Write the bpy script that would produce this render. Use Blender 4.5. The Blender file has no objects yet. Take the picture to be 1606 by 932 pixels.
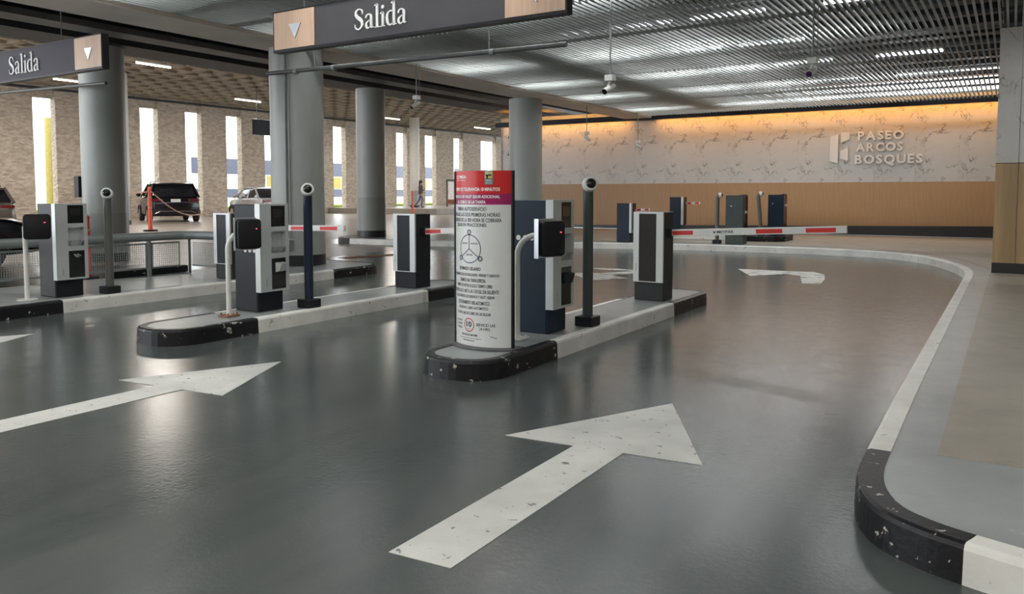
import bpy, bmesh, math, random
from mathutils import Vector, Matrix
random.seed(7)
S = bpy.context.scene
COL = S.collection
R = math.radians

# ------------------------------------------------------------------ camera
cam_d = bpy.data.cameras.new('camera')
cam = bpy.data.objects.new('camera', cam_d); COL.objects.link(cam)
cam.location = (0, 0, 1.3)
cam.rotation_euler = (R(90 - 3.507), 0, R(32.288))
cam_d.sensor_fit = 'HORIZONTAL'; cam_d.sensor_width = 36.0
cam_d.lens = 36.0 * 1240 / 1606
cam_d.shift_y = -87.0 / 1606
cam_d.clip_end = 400
S.camera = cam

# ------------------------------------------------------------------ sky: bright overcast day
W = bpy.data.worlds.new('overcast_sky'); S.world = W; W.use_nodes = True
bgn = W.node_tree.nodes['Background']
bgn.inputs['Color'].default_value = (0.90, 0.95, 1.0, 1)
bgn.inputs['Strength'].default_value = 3.2
S.view_settings.view_transform = 'Standard'
S.view_settings.look = 'None'
S.view_settings.gamma = 1
S.view_settings.use_curve_mapping = False
S.view_settings.exposure = 0.66
TUBE = 20.0      # watts of each ceiling tube above the slats
FILL = 9.5      # watts of each added fill tube, out of view over the entrance
HALL = 175.0     # watts of each parking hall tube
COVE = 26.0      # strength of the warm cove strip

# ------------------------------------------------------------------ materials
MATS = {}
def nodes_of(name):
    m = bpy.data.materials.new(name); m.use_nodes = True
    nt = m.node_tree; b = nt.nodes['Principled BSDF']
    MATS[name] = m
    return m, nt, b
def N(nt, t, **kw):
    n = nt.nodes.new(t)
    for k, v in kw.items():
        if k in n.inputs: n.inputs[k].default_value = v
        else: setattr(n, k, v)
    return n
def ramp(nt, src, stops, interp='LINEAR'):
    r = nt.nodes.new('ShaderNodeValToRGB'); r.color_ramp.interpolation = interp
    el = r.color_ramp.elements
    while len(el) < len(stops): el.new(0.5)
    for e, (p, c) in zip(el, stops):
        e.position = p; e.color = (c[0], c[1], c[2], 1) if hasattr(c, '__len__') else (c, c, c, 1)
    nt.links.new(src, r.inputs[0]); return r.outputs[0]
def coords(nt, kind='Object', scale=(1, 1, 1)):
    t = nt.nodes.new('ShaderNodeTexCoord'); mp = nt.nodes.new('ShaderNodeMapping')
    mp.inputs['Scale'].default_value = scale
    nt.links.new(t.outputs[kind], mp.inputs[0]); return mp.outputs[0]
def noise(nt, vec, scale, detail=4, rough=.55, dist=0):
    n = N(nt, 'ShaderNodeTexNoise', Scale=scale, Detail=detail, Roughness=rough, Distortion=dist)
    nt.links.new(vec, n.inputs['Vector']); return n.outputs[0]
def mixc(nt, fac, a, b):
    m = nt.nodes.new('ShaderNodeMix'); m.data_type = 'RGBA'
    if isinstance(fac, float): m.inputs[0].default_value = fac
    else: nt.links.new(fac, m.inputs[0])
    for i, v in ((6, a), (7, b)):
        if hasattr(v, 'links') or hasattr(v, 'is_linked'): nt.links.new(v, m.inputs[i])
        else: m.inputs[i].default_value = (v[0], v[1], v[2], 1)
    return m.outputs[2]
def bump(nt, b, h, strength=.3, dist=.02):
    n = N(nt, 'ShaderNodeBump', Strength=strength, Distance=dist)
    nt.links.new(h, n.inputs['Height']); nt.links.new(n.outputs[0], b.inputs['Normal'])
def paint(name, c, rough=.5, metal=0.0, var=.12, scale=6.0, bmp=0.0, spec=.5):
    m, nt, b = nodes_of(name)
    v = coords(nt); n = noise(nt, v, scale)
    lo = [x * (1 - var) for x in c]; hi = [min(1, x * (1 + var)) for x in c]
    nt.links.new(ramp(nt, n, [(.3, lo), (.7, hi)]), b.inputs['Base Color'])
    b.inputs['Roughness'].default_value = rough; b.inputs['Metallic'].default_value = metal
    b.inputs['Specular IOR Level'].default_value = spec
    if bmp: bump(nt, b, noise(nt, v, scale * 8, 3), bmp, .01)
    return m
def emit(name, c, s):
    m, nt, b = nodes_of(name)
    b.inputs['Base Color'].default_value = (*c, 1)
    b.inputs['Emission Color'].default_value = (*c, 1); b.inputs['Emission Strength'].default_value = s
    return m

def make_floor_mat():
    m, nt, b = nodes_of('road_paint')
    v = coords(nt)
    big = noise(nt, v, .35, 5, .6); fine = noise(nt, v, 5, 6, .65)
    v2 = coords(nt, scale=(1.0, .18, 1)); streak = noise(nt, v2, 2.2, 5, .6)
    c1 = ramp(nt, big, [(.3, (.052, .066, .064)), (.7, (.086, .097, .092))])
    c2 = ramp(nt, streak, [(.35, (.048, .062, .062)), (.7, (.096, .100, .092))])
    c = mixc(nt, .5, c1, c2)
    spots = ramp(nt, noise(nt, v, 16, 2, .4), [(.80, 0), (.83, .7)])
    c = mixc(nt, spots, c, (.05, .05, .048))
    nt.links.new(c, b.inputs['Base Color'])
    rr = nt.nodes.new('ShaderNodeMapRange'); rr.inputs['To Min'].default_value = .12; rr.inputs['To Max'].default_value = .28
    nt.links.new(fine, rr.inputs[0]); nt.links.new(rr.outputs[0], b.inputs['Roughness'])
    b.inputs['Specular IOR Level'].default_value = .45
    bump(nt, b, noise(nt, v, 38, 4, .6), .18, .006)
make_floor_mat()
def chipped(name, base, chip, lo, hi, rough=.45, scale=14, spec=.5):
    m, nt, b = nodes_of(name)
    v = coords(nt); n = noise(nt, v, scale, 5, .6); n2 = noise(nt, v, 3.0, 4)
    f = ramp(nt, n, [(lo, 0), (hi, 1)])
    body = ramp(nt, n2, [(.3, [x * .82 for x in base]), (.7, [min(1, x * 1.08) for x in base])])
    nt.links.new(mixc(nt, f, body, chip), b.inputs['Base Color'])
    b.inputs['Roughness'].default_value = rough; b.inputs['Specular IOR Level'].default_value = spec
    bump(nt, b, noise(nt, v, 40, 4), .25, .006)
chipped('kerb_white', (.70, .69, .64), (.22, .21, .19), .64, .70)
chipped('kerb_black', (.010, .010, .012), (.42, .40, .35), .635, .655, .38, 13, .3)
chipped('island_top', (.27, .29, .285), (.40, .39, .36), .68, .76, .32, 9)
chipped('arrow_white', (.58, .58, .54), (.14, .14, .13), .63, .67, .5, 16)
chipped('arrow_worn', (.56, .56, .52), (.13, .125, .12), .56, .62, .5, 5)
chipped('walk_concrete', (.31, .28, .23), (.23, .205, .17), .60, .75, .42, 3)
chipped('hall_concrete', (.36, .31, .265), (.25, .21, .18), .55, .75, .30, .8)
paint('column_grey', (.33, .345, .325), .38, 0, .07, 1.5, .05)
paint('column_band', (.27, .285, .27), .40, 0, .07, 1.5)
paint('column_pale', (.52, .50, .45), .6, 0, .06, 1.5)
paint('black_band', (.012, .012, .014), .35)
paint('beam_concrete', (.72, .65, .58), .7, 0, .10, 1.2, .1)
paint('dark_service', (.030, .032, .036), .55, 0, .3, 2)
paint('mid_service', (.10, .10, .10), .5, .2, .25, 3)
paint('deck_pale', (.30, .31, .31), .6, 0, .1, 2)
paint('waffle', (.33, .275, .215), .8, 0, .12, 2, .1)
paint('slat_metal', (.42, .45, .44), .55, .0, .08, .6)
paint('carrier', (.06, .063, .065), .45, .3)
paint('frame_black', (.016, .015, .018), .4, spec=.18)
paint('sign_dark', (.066, .062, .066), .5, 0, .06, 3, spec=.25)
paint('sign_violet', (.048, .040, .056), .5, 0, .06, 3, spec=.15)
paint('white_letter', (.80, .80, .78), .4, 0, .03)
paint('steel', (.55, .57, .60), .28, .9, .05)
paint('machine_navy', (.012, .022, .036), .36, 0, .08, spec=.18)
paint('machine_grey', (.036, .036, .036), .42, 0, .08, spec=.18)
paint('machine_dark', (.016, .018, .022), .38, 0, .08, spec=.18)
paint('machine_silver', (.52, .54, .53), .34, .25, .04)
paint('cabinet_brown', (.026, .022, .018), .40, 0, .08, spec=.18)
paint('cabinet_grey', (.030, .034, .034), .40, 0, .08, spec=.18)
paint('gloss_black', (.006, .006, .008), .12, 0, .1)
paint('plastic_black', (.014, .014, .016), .42, spec=.18)
paint('glass_screen', (.02, .022, .02), .08)
paint('screen_sand', (.10, .075, .045), .25)
paint('white_metal', (.66, .66, .62), .38, 0, .05)
paint('rust', (.22, .09, .04), .8)
paint('bollard_green', (.060, .074, .070), .36, 0, .08, spec=.18)
paint('bollard_navy', (.022, .030, .050), .32, 0, .08, spec=.18)
paint('bollard_grey', (.10, .098, .09), .4, 0, .08)
paint('rail_grey', (.22, .24, .235), .42, .2, .08)
paint('arm_white', (.68, .68, .65), .35, 0, .04)
paint('red', (.62, .025, .022), .4, 0, .05)
paint('totem_white', (.62, .64, .63), .32, 0, .02)
paint('totem_red', (.56, .018, .018), .28, 0, .04, spec=.3)
paint('totem_magenta', (.32, .012, .11), .28, 0, .04, spec=.3)
paint('ink', (.03, .03, .034), .5)
paint('ink_navy', (.025, .02, .06), .5)
paint('badge_yellow', (.55, .48, .12), .4)
paint('badge_teal', (.12, .18, .20), .4)
paint('orange', (.70, .085, .03), .42, 0, .06)
paint('strap', (.45, .25, .17), .7)
paint('logo_metal', (.72, .70, .66), .35, .0, .05)
paint('car_black', (.010, .009, .013), .12, .2, .05)
paint('car_silver', (.42, .41, .41), .22, .6, .05)
paint('car_grey', (.16, .14, .125), .22, .4, .05)
paint('car_glass', (.012, .013, .016), .06)
paint('tyre', (.012, .012, .013), .7)
paint('chrome', (.65, .65, .67), .15, 1.0, .03)
paint('tail_red', (.14, .008, .012), .15)
paint('plate', (.70, .70, .66), .5)
paint('skin', (.42, .25, .17), .6)
paint('hair', (.02, .013, .010), .5)
paint('cloth_maroon', (.075, .040, .045), .8)
paint('cloth_denim', (.10, .10, .16), .8)
paint('outside_white', (.78, .77, .74), .7)
paint('outside_blue', (.075, .085, .12), .4)
paint('outside_yellow', (.36, .28, .06), .6)
paint('outside_green', (.30, .42, .05), .8, 0, .4, 8)
paint('outside_ground', (.55, .53, .50), .8, 0, .1, 1)
paint('foliage', (.10, .16, .03), .8, 0, .4, 8)
paint('lens_violet', (.06, .02, .10), .08)
emit('tube_light', (.86, .90, 1.0), 7.0)
LAMPS = {}
def lamp(kind, length):
    w, c = {'tube_light': (TUBE, (.97, .98, .97)), 'fill_light': (FILL, (1.0, .97, .90)), 'hall_light': (HALL, (1.0, .92, .82))}[kind]
    key = (kind, round(length, 2))
    if key not in LAMPS:
        l = bpy.data.lights.new('tube_lamp', 'AREA'); l.shape = 'RECTANGLE'; l.size = length; l.size_y = .06; l.energy = w; l.color = c
        LAMPS[key] = l
    return LAMPS[key]
emit('fill_light', (.90, .93, 1.0), 7.0)
emit('hall_light', (1.0, .93, .84), 7.0)
emit('cove_strip', (1.0, .44, .08), COVE)
emit('led_red', (1.0, .03, .05), 4.0)

def make_marble(name, tint):
    m, nt, b = nodes_of(name)
    v = coords(nt)
    n = noise(nt, v, 1.0, 6, .55, .9); n3 = noise(nt, v, 2.2, 5, .5, .6)
    vein = ramp(nt, n, [(.485, 0), (.5, .9), (.515, 0)])
    vein2 = ramp(nt, n3, [(.492, 0), (.5, .4), (.508, 0)])
    mask = ramp(nt, noise(nt, v, 2.1, 3), [(.46, .03), (.58, 1)])
    body = ramp(nt, noise(nt, v, 1.2, 5), [(.3, [x * .86 for x in tint]), (.7, tint)])
    mm = nt.nodes.new('ShaderNodeMath'); mm.operation = 'MAXIMUM'
    nt.links.new(vein, mm.inputs[0]); nt.links.new(vein2, mm.inputs[1])
    m2 = nt.nodes.new('ShaderNodeMath'); m2.operation = 'MULTIPLY'
    nt.links.new(mm.outputs[0], m2.inputs[0]); nt.links.new(mask, m2.inputs[1])
    nt.links.new(mixc(nt, m2.outputs[0], body, (.10, .085, .07)), b.inputs['Base Color'])
    b.inputs['Roughness'].default_value = .32
make_marble('marble', (.55, .535, .50))
def make_wood(name, c, lines):
    m, nt, b = nodes_of(name)
    v = coords(nt)
    w = N(nt, 'ShaderNodeTexWave', Scale=lines, Distortion=.0); w.bands_direction = 'X'
    nt.links.new(v, w.inputs[0])
    g = noise(nt, coords(nt, scale=(18, 18, .8)), 2.0, 5, .6)
    c1 = ramp(nt, g, [(.3, [x * .84 for x in c]), (.7, [x * 1.1 for x in c])])
    f = ramp(nt, w.outputs[0], [(.0, 0.45), (.25, 0)])
    nt.links.new(mixc(nt, f, c1, [x * .45 for x in c]), b.inputs['Base Color'])
    b.inputs['Roughness'].default_value = .42
make_wood('wood_slat', (.43, .25, .115), 8.0)
make_wood('wood_plain', (.42, .275, .135), .3)
make_wood('wood_sign', (.62, .41, .28), .2)
def make_stucco():
    m, nt, b = nodes_of('stucco')
    v = coords(nt, scale=(1, .55, 1.35))
    n = noise(nt, v, 6.5, 4, .55, .4); n2 = noise(nt, v, .5, 3)
    c = ramp(nt, n, [(.36, (.40, .325, .255)), (.62, (.60, .51, .415))])
    c = mixc(nt, ramp(nt, n2, [(.4, 0), (.8, .35)]), c, (.42, .345, .27))
    nt.links.new(c, b.inputs['Base Color']); b.inputs['Roughness'].default_value = .9
    bump(nt, b, n, 1.0, .16)
make_stucco()

# ------------------------------------------------------------------ mesh helpers
class MB:
    def __init__(s): s.v = []; s.f = []
    def add(s, vs, fs):
        o = len(s.v); s.v += [tuple(p) for p in vs]; s.f += [tuple(i + o for i in f) for f in fs]; return s
    def box(s, x0, x1, y0, y1, z0, z1):
        vs = [(x, y, z) for z in (z0, z1) for y in (y0, y1) for x in (x0, x1)]
        return s.add(vs, [(0, 2, 3, 1), (4, 5, 7, 6), (0, 1, 5, 4), (2, 6, 7, 3), (0, 4, 6, 2), (1, 3, 7, 5)])
    def obox(s, c, ax, ay, az, hx, hy, hz):
        c, ax, ay, az = Vector(c), Vector(ax), Vector(ay), Vector(az)
        vs = [c + ax * hx * i + ay * hy * j + az * hz * k for k in (-1, 1) for j in (-1, 1) for i in (-1, 1)]
        return s.add(vs, [(0, 2, 3, 1), (4, 5, 7, 6), (0, 1, 5, 4), (2, 6, 7, 3), (0, 4, 6, 2), (1, 3, 7, 5)])
    def prism(s, pts, z0, z1):          # polygon in XY, extruded in z
        n = len(pts)
        vs = [(p[0], p[1], z0) for p in pts] + [(p[0], p[1], z1) for p in pts]
        fs = [tuple(range(n))[::-1], tuple(range(n, 2 * n))] + [(i, (i + 1) % n, n + (i + 1) % n, n + i) for i in range(n)]
        return s.add(vs, fs)
    def prism_xz(s, pts, y0, y1):       # polygon in XZ, extruded in y
        n = len(pts)
        vs = [(p[0], y0, p[1]) for p in pts] + [(p[0], y1, p[1]) for p in pts]
        fs = [tuple(range(n)), tuple(range(n, 2 * n))[::-1]] + [(i, n + i, n + (i + 1) % n, (i + 1) % n) for i in range(n)]
        return s.add(vs, fs)
    def cyl(s, a, b, r0, r1=None, n=20, caps=True):
        a, b = Vector(a), Vector(b); r1 = r0 if r1 is None else r1
        d = (b - a).normalized(); u = d.orthogonal().normalized(); w = d.cross(u)
        vs = []
        for p, r in ((a, r0), (b, r1)):
            vs += [p + (u * math.cos(2 * math.pi * i / n) + w * math.sin(2 * math.pi * i / n)) * r for i in range(n)]
        fs = [(i, (i + 1) % n, n + (i + 1) % n, n + i) for i in range(n)]
        if caps: fs += [tuple(range(n))[::-1], tuple(range(n, 2 * n))]
        return s.add(vs, fs)
    def tube(s, path, r, n=12):
        path = [Vector(p) for p in path]; vs = []; m = len(path); u = None
        for i, p in enumerate(path):
            d = (path[min(i + 1, m - 1)] - path[max(i - 1, 0)]).normalized()
            u = d.orthogonal().normalized() if u is None else (u - d * u.dot(d)).normalized()
            w = d.cross(u); rr = r[i] if hasattr(r, '__len__') else r
            vs += [p + (u * math.cos(2 * math.pi * k / n) + w * math.sin(2 * math.pi * k / n)) * rr for k in range(n)]
        fs = [(i * n + k, i * n + (k + 1) % n, (i + 1) * n + (k + 1) % n, (i + 1) * n + k) for i in range(m - 1) for k in range(n)]
        fs += [tuple(range(n))[::-1], tuple(range((m - 1) * n, m * n))]
        return s.add(vs, fs)
    def sphere(s, c, r, n=16, m=10, sc=(1, 1, 1)):
        vs = [(c[0] + r * sc[0] * math.sin(math.pi * j / m) * math.cos(2 * math.pi * i / n), c[1] + r * sc[1] * math.sin(math.pi * j / m) * math.sin(2 * math.pi * i / n), c[2] + r * sc[2] * math.cos(math.pi * j / m)) for j in range(m + 1) for i in range(n)]
        fs = [(j * n + i, (j + 1) * n + i, (j + 1) * n + (i + 1) % n, j * n + (i + 1) % n) for j in range(m) for i in range(n)]
        return s.add(vs, fs)
    def loft(s, rings, caps=True):
        n = len(rings[0]); vs = [p for r in rings for p in r]
        fs = [(i * n + k, i * n + (k + 1) % n, (i + 1) * n + (k + 1) % n, (i + 1) * n + k) for i in range(len(rings) - 1) for k in range(n)]
        if caps: fs += [tuple(range(n))[::-1], tuple(range((len(rings) - 1) * n, len(rings) * n))]
        return s.add(vs, fs)
    def mesh(s, name, mat, bevel=0, smooth=False):
        me = bpy.data.meshes.new(name); me.from_pydata(s.v, [], s.f); me.update()
        bm = bmesh.new(); bm.from_mesh(me)
        bmesh.ops.remove_doubles(bm, verts=bm.verts, dist=1e-6)
        bmesh.ops.recalc_face_normals(bm, faces=bm.faces)
        if bevel:
            ed = [e for e in bm.edges if len(e.link_faces) == 2 and e.calc_face_angle(0) > .6]
            bmesh.ops.bevel(bm, geom=ed, offset=bevel, segments=2, profile=.5, affect='EDGES', clamp_overlap=True)
        bm.to_mesh(me); bm.free()
        if smooth:
            for p in me.polygons: p.use_smooth = True
            if hasattr(me, 'set_sharp_from_angle'): me.set_sharp_from_angle(angle=R(38))
        me.materials.append(MATS[mat])
        return me
def link(name, me, parent=None, loc=None, rz=0):
    o = bpy.data.objects.new(name, me); COL.objects.link(o)
    if parent: o.parent = parent
    if loc: o.location = loc
    if rz: o.rotation_euler = (0, 0, rz)
    return o
SPLIT = {'hanger', 'coupling', 'junction_box', 'conduit', 'side_trim', 'clamp', 'anchor_bolt', 'stand_off', 'reflective_band', 'shoe', 'pillar', 'drop_pole'}
def components(mb):
    par = list(range(len(mb.v)))
    def find(i):
        while par[i] != i: par[i] = par[par[i]]; i = par[i]
        return i
    for f in mb.f:
        for i in f[1:]: par[find(i)] = find(f[0])
    out = {}
    for f in mb.f: out.setdefault(find(f[0]), []).append(f)
    res = []
    for fs in out.values():
        ids = sorted({i for f in fs for i in f}); mp_ = {i: k_ for k_, i in enumerate(ids)}
        m = MB(); m.v = [mb.v[i] for i in ids]; m.f = [tuple(mp_[i] for i in f) for f in fs]; res.append(m)
    return res
def part(name, mb, mat, parent=None, bevel=0, smooth=False, loc=None, rz=0):
    if name in SPLIT and parent:
        return [link(name, c.mesh(name, mat, bevel, smooth), parent, loc, rz) for c in components(mb)][0]
    return link(name, mb.mesh(name, mat, bevel, smooth), parent, loc, rz)
def tag(o, label, cat, group=None):
    o['label'] = label; o['category'] = cat
    if group: o['group'] = group
    return o
def thing(name, label, cat, loc=(0, 0, 0), rz=0, group=None):
    o = bpy.data.objects.new(name, None); COL.objects.link(o); o.empty_display_size = .1
    o.location = loc; o.rotation_euler = (0, 0, rz)
    return tag(o, label, cat, group)
def struct(o): o['kind'] = 'structure'; return o
def sempty(name): return struct(link(name, None))
def dup(root, loc, rz=None, label=None, group=None, zs=None):
    r = root.copy(); COL.objects.link(r); r.location = loc
    if rz is not None: r.rotation_euler = (0, 0, rz)
    if label: r['label'] = label
    if group: r['group'] = group
    if zs: r.scale = (1, 1, zs)
    for ch in list(root.children):
        c = ch.copy(); COL.objects.link(c); c.parent = r
        for g in list(ch.children):
            d = g.copy(); COL.objects.link(d); d.parent = c
    return r

# ------------------------------------------------------------------ lettering (built-in font turned into meshes)
def text_geo(s, bold=0.0):
    cu = bpy.data.curves.new('t', 'FONT'); cu.body = s; cu.size = 1; cu.resolution_u = 3; cu.offset = bold
    ob = bpy.data.objects.new('t', cu); COL.objects.link(ob)
    dg = bpy.context.evaluated_depsgraph_get(); dg.update()
    me = bpy.data.meshes.new_from_object(ob.evaluated_get(dg))
    vs = [tuple(v.co) for v in me.vertices]; fs = [tuple(p.vertices) for p in me.polygons]
    bpy.data.objects.remove(ob); bpy.data.curves.remove(cu); bpy.data.meshes.remove(me)
    if not vs: return [], [], 0, 1, 0, 1
    xs = [v[0] for v in vs]; ys = [v[1] for v in vs]
    return vs, fs, min(xs), max(xs), min(ys), max(ys)
def text_mb(s, width, height, fn, bold=0.0, thick=0.0):
    vs, fs, x0, x1, y0, y1 = text_geo(s, bold)
    kx = width / (x1 - x0); ky = height / (y1 - y0)
    m = MB()
    P = [((v[0] - (x0 + x1) / 2) * kx, (v[1] - (y0 + y1) / 2) * ky) for v in vs]
    if not thick:
        m.add([fn(u, w, 0) for u, w in P], fs)
    else:
        n = len(P); em = {}
        for f in fs:
            for a, b in zip(f, f[1:] + f[:1]): em[(a, b)] = 1
        side = [(b, a, a + n, b + n) for (a, b) in em if (b, a) not in em]
        m.add([fn(u, w, thick) for u, w in P] + [fn(u, w, 0) for u, w in P], list(fs) + side)
    return m

# ================================================================== THE SETTING
# road
struct(part('floor', MB().box(-60, 8, -6, 70, -.2, 0), 'road_paint'))

struct(part('floor_hall', MB().prism([(-37.4, 0), (-20.0, 0), (-14.5, 7.6), (-11.6, 9.6), (-11.6, 10.6), (-11.9, 14.2), (-12.5, 14.9), (-16.2, 14.6), (-16.2, 68), (-37.4, 68)], -.05, .0015), 'hall_concrete'))

def offset_poly(pts, d, closed):
    out = []; n = len(pts)
    for i, p in enumerate(pts):
        a = pts[i - 1] if (closed or i > 0) else None
        b = pts[(i + 1) % n] if (closed or i < n - 1) else None
        p = Vector(p[:2]); nn = Vector((0, 0))
        if a is not None: e = (p - Vector(a[:2])).normalized(); nn += Vector((-e.y, e.x))
        if b is not None: e = (Vector(b[:2]) - p).normalized(); nn += Vector((-e.y, e.x))
        nn.normalize(); out.append((p.x + nn.x * d, p.y + nn.y * d))
    return out
def kerb_run(pts, inner, h=.14, r=.022):
    """kerb stone swept along outer pts; inner = matching inner edge points"""
    rings = []
    for (x, y), (ix, iy) in zip(pts, inner):
        d = Vector((ix - x, iy - y)); L = d.length; d.normalize()
        prof = [(0, 0), (.006, h - r), (.006 + r * .3, h - r * .3), (.006 + r, h), (L, h), (L, 0)]
        rings.append([(x + d.x * a, y + d.y * a, z) for a, z in prof])
    return MB().loft(rings)
def stadium(x0, x1, y0, y1, r0, r1, n=8):
    """counter-clockwise outline starting half-way up the right side; r0 / r1 = nose radii near / far"""
    P = [(x1, y0 + (y1 - y0) * .3)] if False else []
    for cx, cy, a0, r in ((x1 - r0, y0 + r0, -90, r0),): pass
    def arc(cx, cy, r, a, b): return [(cx + r * math.cos(R(a + (b - a) * i / n)), cy + r * math.sin(R(a + (b - a) * i / n))) for i in range(n + 1)]
    P = arc(x0 + r0, y0 + r0, r0, 180, 270) + arc(x1 - r0, y0 + r0, r0, 270, 360)
    P += arc(x1 - r1, y1 - r1, r1, 0, 90) + arc(x0 + r1, y1 - r1, r1, 90, 180)
    return P
def split_at(P, ys):
    """insert points where the closed outline crosses the given y values"""
    out = []
    n = len(P)
    for i in range(n):
        a, b = P[i], P[(i + 1) % n]; out.append(a)
        c = [y for y in ys if (a[1] - y) * (b[1] - y) < 0]
        c.sort(key=lambda y: abs(y - a[1]))
        for y in c:
            t = (y - a[1]) / (b[1] - a[1]); out.append((a[0] + (b[0] - a[0]) * t, y))
    return out
def island(label, x0, x1, y0, y1, r0, r1, yb, yw, wk=.085):
    t = thing('traffic_island', label, 'traffic island', (0, 0, 0))
    P = split_at(stadium(x0, x1, y0, y1, r0, r1), [yb, yw])
    I = offset_poly(P, wk, True)
    n = len(P)
    col = ['kerb_white' if (yb - 1e-6 <= min(P[i][1], P[(i + 1) % n][1]) and max(P[i][1], P[(i + 1) % n][1]) <= yw + 1e-6) else 'kerb_black' for i in range(n)]
    st = next(i for i in range(n) if col[i] != col[i - 1])
    i = 0
    while i < n:
        j = i
        while j < n and col[(st + j) % n] == col[(st + i) % n]: j += 1
        idx = [(st + k) % n for k in range(i, j + 1)]
        c = col[(st + i) % n]
        part('white_kerb' if c == 'kerb_white' else 'black_kerb', kerb_run([P[k] for k in idx], [I[k] for k in idx]), c, t)
        i = j
    part('island_surface', MB().prism(I, 0, .137), 'island_top', t)
    return t
island('kerbed island carrying the tall red and white tariff totem', -3.66, -2.98, 4.36, 9.2, .30, .26, 5.39, 7.93)
island('kerbed island between the two straight painted floor arrows, without a totem or column', -6.58, -5.88, 3.98, 8.5, .33, .28, 4.90, 7.43)
island('long kerbed island with railing and large grey round column standing on it', -10.45, -8.66, 1.5, 9.95, .3, .55, 4.60, 8.65)

# raised walkway to the right and along the back wall
def smooth_path(P, seg=4):
    out = []
    for i in range(len(P) - 1):
        p0 = P[max(i - 1, 0)]; p1 = P[i]; p2 = P[i + 1]; p3 = P[min(i + 2, len(P) - 1)]
        for k in range(seg):
            t = k / seg
            out.append(tuple(.5 * (2 * p1[a] + (p2[a] - p0[a]) * t + (2 * p0[a] - 5 * p1[a] + 4 * p2[a] - p3[a]) * t * t + (3 * p1[a] - p0[a] - 3 * p2[a] + p3[a]) * t ** 3) for a in (0, 1)))
    return out + [tuple(P[-1])]
corner = smooth_path([(-.535, 3.86), (-.525, 3.55), (-.48, 3.31), (-.385, 3.12), (-.24, 3.01), (-.10, 2.955)], 5)
near = [(-.10, 2.955), (.30, 2.84), (1.2, 2.56), (3.0, 2.0)]
side = [(-.545, 13.0), (-.545, 11), (-.545, 9), (-.545, 7), (-.545, 5), (-.535, 3.86)]
far = smooth_path([(-15.25, 16.5), (-15.3, 15.7), (-15.0, 15.15), (-14.4, 14.95)], 3)
farw = smooth_path([(-14.4, 14.95), (-13.0, 15.05), (-11.4, 15.5), (-8.6, 16.55), (-6.5, 17.25), (-4.5, 17.5), (-3.19, 17.48), (-2.2, 17.2), (-1.40, 16.4), (-.88, 15.1), (-.62, 14.0), (-.545, 13.0)], 4)
kt = thing('kerb', 'white painted kerb sweeping round the right lane with one scuffed black corner', 'kerb')
for nm, P, mt in (('black_kerb', far, 'kerb_black'), ('white_kerb', farw, 'kerb_white'), ('white_kerb', side, 'kerb_white'), ('black_kerb', corner, 'kerb_black'), ('white_kerb', near, 'kerb_white')):
    part(nm, kerb_run(P, offset_poly(P, .11, False)), mt, kt)
outer = far + farw[1:] + side[1:] + corner[1:] + near[1:]
inn = offset_poly(outer, .108, False)
struct(part('floor_walkway', MB().prism(inn + [(8, 1.9), (8, 23.6), (-12.0, 23.6), (-12.0, 18.2), (-14.2, 17.2)], 0, .136), 'island_top'))
# unpainted concrete field of the walkway
struct(part('floor_concrete', MB().prism([(-.245, 3.93), (3, 3.9), (8, 3.9), (8, 23.4), (-11.9, 23.4), (-11.9, 18.4), (-11.2, 16.5), (-8.3, 17.4), (-6.4, 18.0), (-3.1, 18.1), (-1.7, 17.6), (-.7, 15.9), (-.24, 14.0)], .13, .1405), 'walk_concrete'))

struct(part('wall_rear', MB().box(-10.4, 8.2, -6.2, -6, 0, 5.0), 'beam_concrete'))  # unseen wall added behind the camera to keep the open sky off the kerbs
struct(part('wall_side', MB().box(8, 8.2, -6, 23.8, 0, 4.8), 'beam_concrete'))
# back wall: marble panels over wood cladding
YB = 23.5
wb = struct(part('wall_back', MB().box(-15.3, 8, YB, YB + .3, 0, 3.9), 'deck_pale'))
mp = MB().box(.001, .999, -.03, 0, 0, 1.98).mesh('marble_panel', 'marble')
wp = MB().box(.0015, 1.1985, -.03, 0, 0, 1.45).mesh('wood_panel', 'wood_slat')
for i in range(23):
    link('marble_panel', mp, wb, (-15.2 + i, YB, 1.60))
for i in range(19):
    link('wood_panel', wp, wb, (-15.2 + 1.2 * i, YB, .15))
bb = MB(); bb.add([(x, y, z) for y in (YB - .06, YB) for x, z in ((-15.2, 0), (8, 0), (8, .60), (-15.2, .20))], [(0, 1, 2, 3), (7, 6, 5, 4), (0, 4, 5, 1), (1, 5, 6, 2), (2, 6, 7, 3), (3, 7, 4, 0)])
struct(part('baseboard_back', bb, 'black_band'))
struct(part('trim_1', MB().box(-15.2, 8, YB - .075, YB - .058, .145, .16), 'steel'))
# cove fascia and warm LED strip
struct(part('trim_2', MB().box(-15.2, 8, 22.98, 23.03, 3.555, 3.72), 'frame_black'))
tag(part('cove_light', MB().box(-15.1, 7.9, 23.10, 23.14, 3.66, 3.69), 'cove_strip'), 'warm amber light strip hidden in the cove above the marble wall', 'light')

# marble and wood pier on the right
wr = struct(part('wall_right', MB().box(-.19, 8, 13.48, 14.1, .13, 3.655), 'deck_pale'))
for i, (a, b) in enumerate(((-.22, .058), (.064, 1.2), (1.206, 2.4), (2.406, 3.6))):
    part('marble_panel', MB().box(a, b, 13.45, 13.49, 1.735, 3.656), 'marble', wr)
    part('wood_panel', MB().box(a, b, 13.45, 13.49, .29, 1.725), 'wood_plain', wr)
part('skirting', MB().box(-.225, 8, 13.44, 13.49, .14, .29), 'black_band', wr)
part('joint_strip', MB().box(-.22, 8, 13.462, 13.485, 1.72, 1.74), 'frame_black', wr)

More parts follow.
